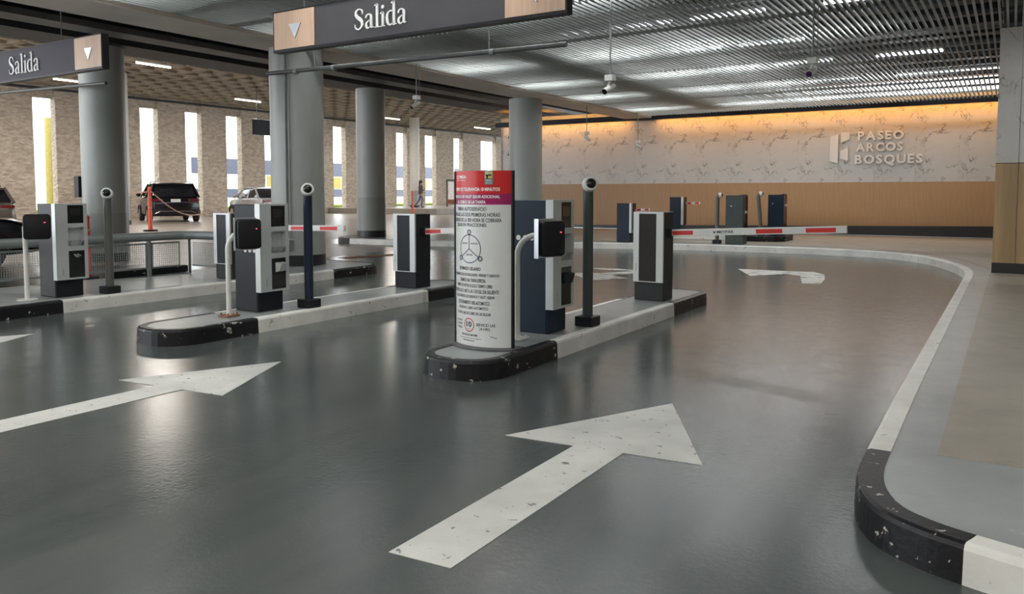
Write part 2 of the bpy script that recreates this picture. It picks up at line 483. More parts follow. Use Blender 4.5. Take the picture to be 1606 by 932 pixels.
# left stucco wall: piers with tall open slots
XW = -37.5
wl = sempty('wall_left')
slots = [(3.2, 4.1), (5.8, 6.7), (8.4, 9.3), (11.0, 11.9), (13.6, 14.5), (16.25, 17.15), (18.85, 19.85), (21.5, 22.45), (24.05, 25.05), (26.65, 27.65), (29.25, 30.3), (31.95, 32.95), (34.8, 35.8), (37.55, 38.7), (40.6, 41.7), (43.8, 45.0), (47.1, 48.45), (50.7, 51.95), (54.5, 56.8), (59.5, 61.0)]
ys = [0.0] + [v for s_ in slots for v in s_] + [68.0]
for i in range(0, len(ys), 2):
    part('pier', MB().box(XW - .42, XW, ys[i], ys[i + 1], 0, 6.35), 'stucco', wl)
for (a, b) in slots:
    part('lintel', MB().box(XW - .38, XW - .12, a, b, 5.66, 6.35), 'stucco', wl)
    part('sill', MB().box(XW - .40, XW - .05, a, b, 0, .34 if a < 40 else .12), 'beam_concrete', wl)
part('wall_pipe', MB().cyl((XW + .12, 1, 6.0), (XW + .12, 60, 6.18), .06, n=8), 'dark_service', wl)

# waffle ceiling over the parking hall
cw = struct(part('ceiling_waffle', MB().box(-38.3, -16.0, 0, 68, 6.78, 6.95), 'waffle'))
ry = MB().box(-.15, .15, 0, 68, 6.22, 6.78).mesh('rib', 'waffle')
rx = MB().box(-38.3, -16, -.15, .15, 6.22, 6.78).mesh('rib', 'waffle')
for i in range(22): link('rib', ry, cw, (-37.4 + i * 1.0, 0, 0))
for i in range(67): link('rib', rx, cw, (0, .6 + i * 1.0, 0))
# service void between beam and hall
struct(part('ceiling_services', MB().box(-16.2, -9.4, -5, 68, 5.0, 5.2), 'dark_service'))
struct(part('ceiling_entry', MB().box(-38.3, -16.0, -2, 0.0, 6.4, 6.8), 'waffle'))

# long concrete beam over the columns
tag(part('beam', MB().box(-10.32, -9.45, -5, 24, 3.61, 5.0), 'beam_concrete'), 'long beige concrete beam carried by the two large columns', 'beam')
tag(part('beam', MB().box(-15.1, -14.1, -5, 60, 4.05, 5.0), 'dark_service'), 'dark beam over the columns in front of the coffered ceiling', 'beam')

# slatted metal ceiling
ZS = 3.66
cs = struct(part('ceiling', MB().box(-9.45, 8, -6, 23.5, 4.62, 4.8), 'deck_pale'))
L1 = 9.5; L2 = 22.96 - 9.52
sl1 = MB().box(-.014, .014, 0, L1 - 2.6, 0, .030).mesh('slat', 'slat_metal')
sl2 = MB().box(-.014, .014, 0, L2, 0, .030).mesh('slat', 'slat_metal')
for i in range(149):
    x = -9.40 + .09 * i
    link('slat', sl1, cs, (x, 2.6, ZS + random.uniform(-.004, .004)))
    link('slat', sl2, cs, (x, 9.52, ZS + random.uniform(-.004, .004)))
ca = MB().box(-9.45, 4.0, -.018, .018, ZS + .034, ZS + .085).mesh('carrier_rail', 'carrier')
for i in range(17):
    link('carrier_rail', ca, cs, (0, 2.9 + i * 1.19, 0))
jo = MB().box(-9.45, 8.0, -.16, .16, 4.2, 4.62).mesh('joist', 'dark_service')
for i in range(28):
    link('joist', jo, cs, (0, -3.4 + i * .97, 0))
for k, (x0, x1) in enumerate(((-7.4, -6.6), (-.2, .4))):
    part('duct', MB().box(x0, x1, 2.6, 22.5, 3.80, 4.0), 'dark_service', cs, .02)
# tubes above the slats
def tube_light(name, label, a, b, group, zrod=None, mat='tube_light'):
    a = Vector(a); b = Vector(b); t = thing(name, label, 'light', tuple((a + b) / 2), 0, group)
    d = (b - a) / 2; u = d.normalized(); w = Vector((-u.y, u.x, 0))
    part('tube', MB().cyl(-d, d, .022, n=10), mat, t, smooth=True)
    lo = link('lamp_light', lamp(mat, (b - a).length), t, (0, 0, -.026)); lo.rotation_euler = (0, 0, math.atan2(u.y, u.x))
    part('housing', MB().obox((0, 0, .055), u, w, (0, 0, 1), d.length, .055, .02), 'white_metal', t)
    if zrod:
        for s_ in (-.7, .7): part('hanger', MB().cyl(d * s_ + Vector((0, 0, .07)), d * s_ + Vector((0, 0, zrod - a.z)), .008, n=6), 'mid_service', t)
    return t
for y in (3.6, 5.4, 8.65, 12.5, 15.2, 17.85, 21.1):
    for x in (-9.0, -7.5, -6.0, -4.5, -2.45, -1.2, .8, 2.6):  # many unseen tubes here are added to brighten the slats and the pier
        if (x == -2.45 and y not in (12.5, 17.85, 21.1)) or (x == -1.2 and y != 21.1) or (x > .5 and y > 13): continue
        tube_light('ceiling_tube', 'white light tube above the metal ceiling slats', (x, y, 4.10), (x + 1.2, y, 4.10), 'tubes above the slats')
# bare tubes added out of view as fill for faces towards the camera
for y in (-5.0, -3.5, -2.0, -.5, 1.0):
    for x in (-8.4, -6.0, -3.6, -1.2, 1.2, 3.6):
        tube_light('fill_tube', 'added bare white fill tube over the unseen entrance before the slats begin', (x, y, 3.75), (x + 1.2, y, 3.75), 'added fill tubes over the unseen entrance', 4.63, 'fill_light')
# tubes of the parking hall
hall = [(-25.3, 16.15, 17.45), (-31.6, 16.7, 18.0), (-31.1, 24.8, 26.3), (-31.4, 35.6, 37.0), (-30.8, 44.0, 45.9), (-25.3, 3.0, 4.4), (-31.4, 6.0, 7.4), (-20, 3.0, 4.4)]  # last three tubes are added out of view to keep the hall bright
for x, a, b in hall:
    tube_light('hall_tube', 'white light tube hung under the coffered parking hall ceiling', (x, a, 5.72), (x, b, 5.72), 'tubes in the parking hall', 6.80, 'hall_light')

# services running along the void
def pipe(label, pts, r, mat, n=10): return tag(part('pipe', MB().tube(pts, r, n), mat, smooth=True), label, 'pipe')
pipe('thick dark pipe along the service void beside the beige beam', [(-10.9, -4, 4.05), (-10.9, 23, 4.05)], .10, 'dark_service')
pipe('slim grey pipe in the middle of the service void', [(-11.7, -4, 4.2), (-11.7, 40, 4.2)], .05, 'mid_service')
pipe('medium grey pipe in the service void, second from the dark beam', [(-12.5, -4, 4.35), (-12.5, 40, 4.35)], .07, 'mid_service')
pipe('black pipe hugging the dark beam in the service void', [(-13.6, -4, 4.25), (-13.6, 50, 4.25)], .09, 'dark_service')
pipe('brownish grey conduit below the dark beam', [(-15.4, -2, 4.2), (-15.4, 50, 4.2)], .045, 'mid_service')
tag(part('cable_tray', MB().box(-13.3, -12.8, -4, 45, 4.0, 4.03).box(-13.3, -13.28, -4, 45, 4.03, 4.1).box(-12.82, -12.8, -4, 45, 4.03, 4.1), 'mid_service'), 'open cable tray running through the service void', 'cable tray')
tag(part('air_duct', MB().box(-17.1, -16.0, 0, 60, 4.5, 4.999), 'dark_service', bevel=.03), 'black rectangular air duct beside the coffered ceiling', 'duct')

# ================================================================== COLUMNS
def column(label, x, y, r, z0, z1, band=1.0, mat='column_grey', bandmat='column_band', seg=48):
    t = thing('column', label, 'column', (x, y, z0))
    part('shaft', MB().cyl((0, 0, .17), (0, 0, z1 - z0), r, n=seg), mat, t, smooth=True)
    part('base_band', MB().cyl((0, 0, 0), (0, 0, .17), r * 1.008, n=seg), 'black_band', t, smooth=True)
    if band:
        m = MB(); n = 24; a0, a1 = R(-70), R(95)     # darker repaired patch on the shaft
        rr = r * 1.004
        vs = [(rr * math.cos(a0 + (a1 - a0) * i / n - R(40)), rr * math.sin(a0 + (a1 - a0) * i / n - R(40)), z) for z in (.17, band) for i in range(n + 1)]
        m.add(vs, [(i, i + 1, n + 2 + i, n + 1 + i) for i in range(n)])
        part('repaint_patch', m, bandmat, t, smooth=True)
    return t
colA = column('large grey round column on the railed island behind the hanging sign', -9.86, 9.07, .425, .14, 3.61, 0)
m = MB(); m.tube([(.18, -.41, .45), (.18, -.41, 3.47)], .016, 8).tube([(.235, -.385, .45), (.235, -.385, 3.47)], .012, 8)
part('conduit', m, 'rail_grey', colA, smooth=True)
m = MB().box(-.30, -.20, -.44, -.35, .22, .36).box(.16, .27, -.45, -.36, .24, .42)
part('junction_box', m, 'rail_grey', colA, .006)
part('base_conduit', MB().cyl((-.2, -.42, .30), (.17, -.42, .32), .022, n=8), 'mid_service', colA, smooth=True)
column('grey round column behind the tariff totem, in front of the back wall', -10.25, 16.85, .41, .14, 3.61, 1.0)
column('grey round column with black foot on the far kerb end', -14.5, 15.9, .385, .14, 4.05, 1.05)
colD = column('grey round column behind the mesh railing with a small black box on it', -14.7, 8.67, .395, 0, 4.05, .92)
part('speaker_box', MB().box(-.43, -.27, -.36, -.24, 1.22, 1.62), 'plastic_black', colD, .01)
colE = column('beige column beside the black SUV with a dome camera at its top', -31.2, 19.0, .42, 0, 6.22, 1.2, 'column_pale')
m = MB().sphere((.36, -.28, 5.35), .14, 12, 8); part('dome_camera', m, 'white_metal', colE, smooth=True)
column('slim pale column on the walkway behind the walking person', -33.2, 40.6, .32, .36, 6.22, 1.1, 'column_pale')
column('pale column at the far end of the parking hall by the last window slots', -31.0, 48.4, .36, .36, 6.22, 0, 'column_pale')
# raised walkway in front of the far slots
struct(part('floor_far_walkway', MB().prism([(-37.4, 37.0), (-30.5, 37.2), (-29.4, 38.0), (-28.6, 40), (-28.4, 60), (-37.4, 60)], 0, .36), 'walk_concrete', bevel=.02))

# ================================================================== HANGING SIGNS
def stroke(m, pts, z0=0, sub=6):
    """variable width pen stroke in XZ: pts = (x, z, width)"""
    P = []
    for i in range(len(pts) - 1):
        p0, p1, p2, p3 = pts[max(i - 1, 0)], pts[i], pts[i + 1], pts[min(i + 2, len(pts) - 1)]
        for k in range(sub):
            t = k / sub
            P.append([.5 * (2 * p1[a] + (p2[a] - p0[a]) * t + (2 * p0[a] - 5 * p1[a] + 4 * p2[a] - p3[a]) * t * t + (3 * p1[a] - p0[a] - 3 * p2[a] + p3[a]) * t ** 3) for a in range(3)])
    P.append(list(pts[-1]))
    A, B = [], []
    for i, p in enumerate(P):
        q0, q1 = P[max(i - 1, 0)], P[min(i + 1, len(P) - 1)]
        d = Vector((q1[0] - q0[0], q1[1] - q0[1])).normalized(); n_ = Vector((-d.y, d.x)) * p[2] / 2
        A.append((p[0] + n_.x, p[1] + n_.y)); B.append((p[0] - n_.x, p[1] - n_.y))
    for i in range(len(P) - 1): m.append([A[i], B[i], B[i + 1], A[i + 1]])
GLY = {
 'S': (.45, [[(.355, .47, .02), (.35, .56, .035), (.31, .615, .035), (.215, .64, .04), (.11, .59, .065), (.082, .50, .09), (.13, .415, .105), (.22, .35, .115), (.315, .27, .105), (.345, .17, .09), (.30, .07, .065), (.19, .018, .04), (.095, .045, .035), (.05, .10, .035), (.04, .19, .02)]]),
 'a': (.395, [[(.055, .33, .06), (.08, .405, .055), (.165, .445, .035), (.245, .415, .06), (.27, .34, .085), (.27, .2, .085), (.27, .08, .085), (.30, .03, .05), (.37, .035, .02)],
              [(.27, .27, .03), (.17, .235, .035), (.08, .17, .07), (.065, .09, .08), (.11, .025, .055), (.18, .025, .035), (.27, .09, .025)]]),
 'l': (.235, [[(.12, .01, .085), (.12, .4, .085), (.12, .715, .085)], [(.02, .012, .03), (.12, .014, .03), (.22, .012, .03)], [(.015, .675, .025), (.07, .69, .05), (.14, .70, .06)]]),
 'i': (.235, [[(.12, .01, .085), (.12, .2, .085), (.12, .445, .085)], [(.02, .012, .03), (.12, .014, .03), (.22, .012, .03)], [(.015, .405, .025), (.07, .42, .05), (.14, .43, .06)], [(.07, .60, .02), (.085, .60, .085), (.12, .60, .11), (.155, .60, .085), (.17, .60, .02)]]),
 'd': (.455, [[(.33, .03, .085), (.33, .4, .085), (.33, .715, .085)], [(.29, .02, .05), (.36, .025, .04), (.44, .03, .02)], [(.225, .675, .025), (.28, .69, .05), (.35, .70, .06)],
              [(.33, .375, .03), (.25, .435, .035), (.15, .425, .045), (.075, .345, .075), (.058, .22, .09), (.08, .1, .08), (.15, .025, .05), (.23, .03, .035), (.33, .10, .03)]]),
}
def hanging_sign(label, x0, x1, y, zb, zt, panel_w, mat, tx, arrow_drop, rods, s=.30):
    t = thing('hanging_sign', label, 'sign', ((x0 + x1) / 2, y, zb))
    hw = (x1 - x0) / 2; H = zt - zb
    part('board', MB().box(-hw, hw, .0, .08, .012, H), mat, t)
    part('edge_trim', MB().box(-hw - .012, hw + .012, -.006, .086, -.012, .012).box(hw, hw + .012, -.006, .086, .012, H).box(-hw - .012, -hw, -.006, .086, .012, H).box(-hw - .012, hw + .012, -.006, .086, H, H + .012), 'frame_black', t)
    for a, b in ((-hw, -hw + panel_w), (hw - panel_w, hw)):
        p = part('wood_panel', MB().box(a + .004, b - .004, -.008, .0, .016, H - .004), 'wood_sign', t)
        cx = (a + b) / 2 + .02; cz = H * .5 + arrow_drop
        part('arrow_triangle', MB().prism_xz([(cx - .085, cz + .06), (cx, cz - .085), (cx + .085, cz + .06)], -.016, -.008), 'steel', p)
    total = sum(GLY[c][0] for c in 'Salida')
    cx = tx - total * s / 2; bz = H * .5 - .33 * s
    for c in 'Salida':
        polys = []
        for st in GLY[c][1]: stroke(polys, st)
        m = MB()
        for k, q in enumerate(polys):
            m.prism_xz([(cx + p[0] * s, bz + p[1] * s) for p in q], -.012, .002)
        part('letter', m, 'white_letter', t); cx += GLY[c][0] * s
    for rx_ in rods: part('hanger_rod', MB().cyl((rx_, .04, H), (rx_, .04, 4.6 - zb), .007, n=6), 'mid_service', t)
    return t
hanging_sign('charcoal Salida sign with pink wood ends hung over the middle lane', -6.45, -3.06, 5.65, 2.745, 3.135, .58, 'sign_dark', -.26, .0, (-1.3, 1.3))
hanging_sign('violet grey Salida sign with pink wood end hung over the railed island', -13.0, -9.56, 5.65, 2.85, 3.26, .60, 'sign_violet', -.13, .0, (-1.0, .75), .37)

# pipe carried below the sign, by the large column
tp = thing('sprinkler_pipe', 'horizontal grey pipe hung below the slats in front of the large column', 'pipe', (0, 0, 0))
part('tube', MB().cyl((-9.95, 8.55, 3.17), (-4.62, 8.55, 3.10), .032, n=12), 'mid_service', tp, smooth=True)
m = MB()
for x in (-8.9, -5.75): m.cyl((x, 8.55, 3.13), (x, 8.55, 3.75), .008, n=6)
part('hanger', m, 'rail_grey', tp)
m = MB()
for x in (-9.3, -8.5, -5.7): m.cyl((x - .03, 8.55, 3.16 - (x + 9.95) * .013), (x + .03, 8.55, 3.16 - (x + 9.95) * .013), .045, n=12)
part('coupling', m, 'rail_grey', tp, smooth=True)
tag(part('sprinkler_pipe', MB().cyl((-19.2, 8.1, 3.36), (-13.6, 8.1, 3.24), .032, n=12), 'mid_service', smooth=True), 'horizontal grey pipe ending in front of the column behind the railing', 'pipe')

# ================================================================== TOTEM
TR = .375; TA = .747
def totem():
    t = thing('tariff_totem', 'curved red, magenta and white tariff totem full of printed text', 'sign', (-3.352, 4.90, .1402))
    def arc(u, off=0.0):
        a = u / TR
        return (TR + off) * math.sin(a), -(TR + off) * math.cos(a) + TR * math.cos(TA)
    def shell(z0, z1, off=0.0):
        n = 24; m = MB()
        P = [arc(-TR * TA + 2 * TR * TA * i / n, off) for i in range(n + 1)]
        Q = [(x, y + .02) for x, y in reversed(P)]
        return m.prism(P + Q, z0, z1)
    hw = TR * math.sin(TA)
    part('base_plate', MB().prism([arc(-TR * TA + 2 * TR * TA * i / 16, .05) for i in range(17)] + [(hw + .05, .10), (-hw - .05, .10)], 0, .012), 'mid_service', t)
    z1 = 1.325; zr = 1.155; zm = 1.075
    part('white_panel', shell(.014, zm), 'totem_white', t, smooth=True)
    part('magenta_band', shell(zm, zr), 'totem_magenta', t, smooth=True)
    part('red_band', shell(zr, z1), 'totem_red', t, smooth=True)
    part('back_body', MB().box(-hw + .03, hw - .03, -.02, .015, .014, z1 - .004), 'frame_black', t)
    part('side_trim', MB().box(hw - .002, hw + .010, -.008, .024, .012, z1).box(-hw - .010, -hw + .002, -.008, .024, .012, z1), 'frame_black', t)
    def line(s, z, w, h, u=-.02, mat='ink', bold=0.0):
        part('lettering', text_mb(s, w, h, lambda a, b, c: (*arc(u + a, .0012), z + b), bold), mat, t)
    def ring(u, z, r, w, mat, seg=36):
        m = MB(); vs = []
        for k in range(seg):
            a = 2 * math.pi * k / seg
            for rr in (r, r - w): vs.append((*arc(u + rr * math.cos(a), .0012), z + rr * math.sin(a)))
        m.add(vs, [(2 * k, 2 * ((k + 1) % seg), 2 * ((k + 1) % seg) + 1, 2 * k + 1) for k in range(seg)])
        part('printed_ring', m, mat, t)
    def bar(u0, z0_, u1, z1_, w, mat='ink_navy', n=6):
        d = Vector((u1 - u0, z1_ - z0_)).normalized(); e = Vector((-d.y, d.x)) * w / 2; m = MB(); vs = []
        for k in range(n + 1):
            u = u0 + (u1 - u0) * k / n; z = z0_ + (z1_ - z0_) * k / n
            for s_ in (1, -1): vs.append((*arc(u + e.x * s_, .0013), z + e.y * s_))
        m.add(vs, [(2 * k, 2 * k + 2, 2 * k + 3, 2 * k + 1) for k in range(n)])
        part('printed_line', m, mat, t)
    wl_ = 'white_letter'
    line('Grupo', 1.305, .05, .008, -.185, wl_)
    line('COMSA', 1.280, .15, .026, -.165, wl_, .03)
    line('ESTACIONAMIENTOS', 1.255, .13, .010, -.165, wl_)
    line('TIEMPO DE TOLERANCIA 10 MINUTOS', 1.188, .455, .026, -.035, wl_, .03)
    line('SERVICIO DE VALET $20.00 ADICIONAL', 1.132, .455, .026, -.035, wl_, .03)
    line('AL COBRO DE LA TARIFA', 1.094, .30, .024, -.065, wl_, .03)
    line('TARIFA AUTOSERVICIO', 1.042, .31, .029, -.065, 'ink', .015)
    line('PAGUE LAS DOS PRIMERAS HORAS', 1.000, .455, .029, -.035, 'ink', .015)
    line('DESPUES DE LA 3ER HORA SE COBRARA', .960, .47, .029, -.03, 'ink', .015)
    line('$20.00 EN FRACCIONES', .922, .31, .029, -.065, 'ink', .015)
    cu, cz, cr = -.062, .745, .108
    ring(cu, cz, cr, .006, 'ink_navy')
    for a in (90, 215, -35):
        x, z = cu + cr * math.cos(R(a)), cz + cr * math.sin(R(a))
        bar(cu, cz, x, z, .006)
        x, z = cu + (cr + .016) * math.cos(R(a)), cz + (cr + .016) * math.sin(R(a))
        ring(x, z, .020, .008, 'ink_navy', 20); line('1H', z, .016, .012, x, 'ink_navy')
    line('$30.00', .785, .058, .016, cu - .048); line('$10.00', .785, .060, .016, cu + .050); line('$20.00', .700, .066, .017, cu)
    line('ESTIMADO USUARIO', .597, .225, .026, -.07, 'ink', .025)
    for s, z, w in (('INFORMAMOS QUE LOS DIAS JUEVES, VIERNES Y SABADOS', .548, .43), ('TENEMOS UNA TARIFA ESPECIAL', .510, .24), ('TIEMPO DE ANTRO $ SOLO TIEMPO LIBRE', .468, .33),
                    ('PARTIR DE LAS 21 HASTA LAS 11:59 DEL DIA SIGUIENTE', .428, .42), ('BOLETO PERDIDO AUTOSERVICIO Y VALET | $200.00', .385, .36), ('ESTACIONAMIENTO 100% AUTOMATICO', .342, .29),
                    ('PAGUE EN EL CAJERO AUTOMATICO', .300, .27), ('NO HAY CAJAS DE COBRO EN LAS SALIDAS', .258, .31)):
        line(s, z, w * 1.09, .028, -.045, 'ink', .015)
    ring(-.068, .172, .052, .007, 'totem_red'); line('10', .178, .056, .042, -.068, 'ink_navy', .03); line('km/h', .143, .03, .009, -.068)
    for k, s in enumerate(('AVISO VALET', 'EST. VIERNES', 'Y SABADO')): line(s, .20 - .027 * k, .09, .016, -.19)
    line('SERVICIO LAS', .180, .155, .023, .08, 'ink', .01); line('24 HRS.', .150, .09, .022, .075, 'ink', .01)
    line('VELOCIDAD MAXIMA', .098, .17, .016, -.07, 'ink', .02); line('AV. BOSQUES DE CIRUELOS 304, CD. DE MEXICO', .072, .22, .010, -.065); line('www.comsa.com.mx', .055, .12, .009, -.075, 'ink', .02)
    bar(.12, .098, .17, .084, .004, 'ink')
    # small badge, top right of the red band
    def patch(u0, u1, z0_, z1_, mat, off=.001):
        n = 6; m = MB(); vs = [(*arc(u0 + (u1 - u0) * i / n, off), z) for z in (z0_, z1_) for i in range(n + 1)]
        m.add(vs, [(i, i + 1, n + 2 + i, n + 1 + i) for i in range(n)]); return part('badge', m, mat, t)
    patch(.075, .142, 1.222, 1.325, 'badge_teal'); patch(.080, .137, 1.268, 1.320, 'badge_yellow', .0018)
    patch(.083, .105, 1.295, 1.318, 'machine_silver', .0024); patch(.085, .130, 1.286, 1.296, 'frame_black', .0026); patch(.092, .104, 1.266, 1.29, 'frame_black', .0026)
    line('PASEO', 1.252, .050, .012, .1085, wl_); line('ARCOS', 1.234, .050, .012, .1085, wl_)
    return t
totem()

# ================================================================== TICKET MACHINES  (local: front faces +x, near side faces -y)
def ticket_machine(label, loc, side, lower, extra, zs=1.0, group=None):
    t = thing('ticket_machine', label, 'ticket machine', loc)
    H = 1.10; D = .36; Wd = .315                      # depth in x, width in y
    part('body', MB().box(-D, -.04, 0, Wd, 0, H), side, t, .008)
    part('base', MB().box(-.041, -.03, .004, Wd - .004, 0, .21), lower, t, .004)
    fp = MB()                                         # silver front frame with openings
    zA, zB = .205, H + .004; x0, x1 = -.041, .03
    ya, yb, yc, yd = -.012, .125, .305, .345
    fp.box(x0, x1, ya, yb, zA, zB).box(x0, x1, yc, yd, zA, zB)
    fp.box(x0, x1, yb, yc, zA, .225).box(x0, x1, yb, yc, .545, .60).box(x0, x1, yb, yc, .82, .87).box(x0, x1, yb, yc, 1.085, zB)
    f = part('front_frame', fp, 'machine_silver', t)
    part('recess', MB().box(-.041, -.036, yb, yc, .60, .82), 'machine_silver', f)
    part('ticket_chute', MB().add([(-.02, yb + .03, .66), (-.02, yc, .66), (.055, yc - .02, .665), (.055, yb + .05, .665), (-.02, yb + .06, .58), (-.02, yc - .03, .58)], [(0, 1, 2, 3), (0, 3, 4), (1, 5, 2), (3, 2, 5, 4), (0, 4, 5, 1)]), 'machine_silver', f)
    s = part('screen_panel', MB().box(-.02, .024, yb, yc, .87, 1.085), 'gloss_black', t, .003)
    part('display', MB().box(.0235, .0255, yb + .03, yc - .03, .965, 1.05), extra.get('disp', 'glass_screen'), s)
    d = part('door_panel', MB().box(-.02, .026, yb, yc, .225, .545), 'gloss_black', t, .003)
    if extra.get('card'):
        part('card_reader', MB().add([(.026, yb + .05, .50), (.026, yc - .03, .50), (.075, yc - .02, .49), (.075, yb + .09, .49), (.026, yb + .05, .40), (.026, yc - .03, .40), (.055, yc - .03, .41), (.055, yb + .07, .41)], [(0, 1, 2, 3), (4, 7, 6, 5), (0, 3, 7, 4), (3, 2, 6, 7), (2, 1, 5, 6)]), extra['card'], d)
    if extra.get('mark'):
        mk = MB(); random.seed(3)
        for k in range(9): yy = yb + .06 + random.random() * .06; zz = .46 + random.random() * .035; mk.box(.026, .0275, yy, yy + .022, zz, zz + .014)
        part('worn_sticker', mk, 'machine_silver', d)
    part('lettering', text_mb('MEYPAR', .075, .014, lambda a, b, c: (.0305, .062 - b, .30 + a)), 'ink', f)
    if extra.get('discs'):
        for k in range(3):
            part('payment_sticker', MB().cyl((extra['at'][0] + .065 * k, .0005, extra['at'][1]), (extra['at'][0] + .065 * k, -.0015, extra['at'][1]), .022, n=16), extra['discs'], t)
    t.scale = (1, 1, zs)
    return t
ticket_machine('navy ticket machine with black card reader beside the tariff totem', (-3.165, 5.60, .1402), 'machine_navy', 'machine_navy', {'disp': 'screen_sand', 'card': 'machine_dark', 'discs': 'plate', 'at': (-.31, .79)}, 1.0)
ticket_machine('charcoal ticket machine with three round stickers on the middle island', (-6.14, 5.14, .1402), 'machine_dark', 'machine_dark', {'card': 'machine_silver', 'discs': 'plate', 'at': (-.20, .63)}, .955)
ticket_machine('grey ticket machine with a worn sticker on its door, by the mesh railing', (-8.91, 4.67, .1402), 'machine_grey', 'machine_dark', {'mark': 1}, .945)

# ================================================================== READER POSTS
def rounded_rect(hw, hh, r, n=5):
    P = []
    for cx, cy, a in ((hw - r, hh - r, 0), (-hw + r, hh - r, 90), (-hw + r, -hh + r, 180), (hw - r, -hh + r, 270)):
        P += [(cx + r * math.cos(R(a + 90 * i / n)), cy + r * math.sin(R(a + 90 * i / n))) for i in range(n + 1)]
    return P
def reader_box(t, c, rz, w, h, bracket=True):
    b = thing('reader', '', '', (0, 0, 0)); 
    for k in ('label', 'category'): del b[k]
    b.parent = t; b.location = c; b.rotation_euler = (0, 0, rz)
    b.name = 'reader_head'
    P = rounded_rect(w / 2, h / 2, .035); n = len(P)
    rings = [[(x * k, y, z * k) for x, z in P] for y, k in ((.03, 1), (-.03, 1), (-.045, .96), (-.05, .9))]
    part('reader_box', MB().loft(rings), 'plastic_black', b, smooth=True)
    part('status_light', MB().box(w * .25, w * .31, -.051, -.047, h * .16, h * .185), 'led_red', b)
    if bracket:
        part('steel_bracket', MB().box(-w / 2 - .018, w / 2 - .03, .032, .042, -h / 2 - .012, h / 2 + .012).box(-w / 2 - .018, -w / 2 - .012, -.012, .04, -h / 2 - .012, h / 2 + .012), 'steel', b)
def bend_post(label, loc, top, reach, rzbox, mat_foot):
    t = thing('reader_post', label, 'reader post', loc)
    r = .17; d = Vector(reach); L = d.length; d.normalize()
    path = [(0, 0, 0), (0, 0, top - r)] + [tuple(d * (r - r * math.cos(R(a))) + Vector((0, 0, top - r + r * math.sin(R(a))))) for a in range(12, 91, 13)] + [tuple(d * L + Vector((0, 0, top)))]
    part('bent_tube', MB().tube(path, .023, 14), 'white_metal', t, smooth=True)
    part('foot_plate', MB().box(-.07, .07, -.07, .07, 0, .012), mat_foot, t)
    mm = MB()
    for sx in (-1, 1):
        for sy in (-1, 1): mm.cyl((sx * .05, sy * .05, .012), (sx * .05, sy * .05, .035), .008, n=8)
    part('anchor_bolt', mm, mat_foot, t)
    c = d * (L + .04) + Vector((0, 0, top - .02))
    reader_box(t, tuple(c), rzbox, .22, .28)
    return t
bend_post('bent white tube with square black reader standing behind the tariff totem', (-3.30, 5.30, .1402), .83, (.25, .02, 0), R(67), 'white_metal')
bend_post('bent white tube with square black reader and rusty foot on the middle island', (-6.22, 4.84, .1402), .80, (.17, .06, 0), R(66), 'rust')
t = thing('reader_post', 'straight white post with square black reader by the mesh railing', 'reader post', (-9.0, 4.40, .1402))
part('post', MB().cyl((0, 0, 0), (0, 0, .80), .026, n=14), 'white_metal', t, smooth=True)
part('foot_plate', MB().cyl((0, 0, 0), (0, 0, .012), .10, n=20), 'white_metal', t)
reader_box(t, (.17, .04, .80), R(62), .26, .27, False)
part('fixing_bolt', MB().cyl((.03, .0, .74), (.08, .01, .74), .014, n=8), 'steel', t)

# ================================================================== CAMERA BOLLARDS
def bollard(label, loc, mat, rz, h=1.13, foot='machine_dark', group=None, lean=0.0):
    t = thing('camera_bollard', label, 'bollard', loc, 0, group)
    d = Vector((math.cos(rz), math.sin(rz), 0)); r = .045
    path = [(lean, 0, .07), (0, 0, h - .02)] + [tuple(d * (.06 - .06 * math.cos(R(a))) + Vector((0, 0, h - .02 + .06 * math.sin(R(a))))) for a in (20, 40, 60, 75)]
    part('tube', MB().tube(path, r, 20), mat, t, smooth=True)
    part('foot_box', MB().box(lean - .085, lean + .085, -.085, .085, 0, .085), foot, t, .008)
    e = (d * .96 + Vector((0, 0, .20))).normalized(); c = d * .045 + Vector((0, 0, h + .045))
    cm = part('camera_ring', MB().cyl(c - e * .02, c + e * .045, .066, .060, 24), 'white_metal', t, .004, True)
    m = MB().sphere((0, 0, 0), .045, 18, 10); q = e.to_track_quat('Z', 'Y')
    m.v = [tuple(q @ Vector((v[0], v[1], v[2] * .8)) + c + e * .04) for v in m.v]
    part('dome_lens', m, 'gloss_black', cm, smooth=True)
    return t
bollard('dark green camera bollard on the island with the tariff totem', (-3.12, 6.18, .1402), 'bollard_green', R(-48), 1.19)
bollard('navy camera bollard on the middle island', (-6.02, 5.66, .1402), 'bollard_navy', R(-42), 1.15)
bollard('grey camera bollard in front of the mesh railing', (-8.83, 5.23, .1402), 'bollard_grey', R(-35), 1.11)
bollard('upright slate camera bollard beside the far ticket machines', (-5.74, 17.95, .14), 'bollard_grey', R(20), 1.06)
bollard('leaning slate camera bollard between the far ticket machines', (-5.2, 19.4, .28), 'bollard_grey', R(20), .95, lean=.08)

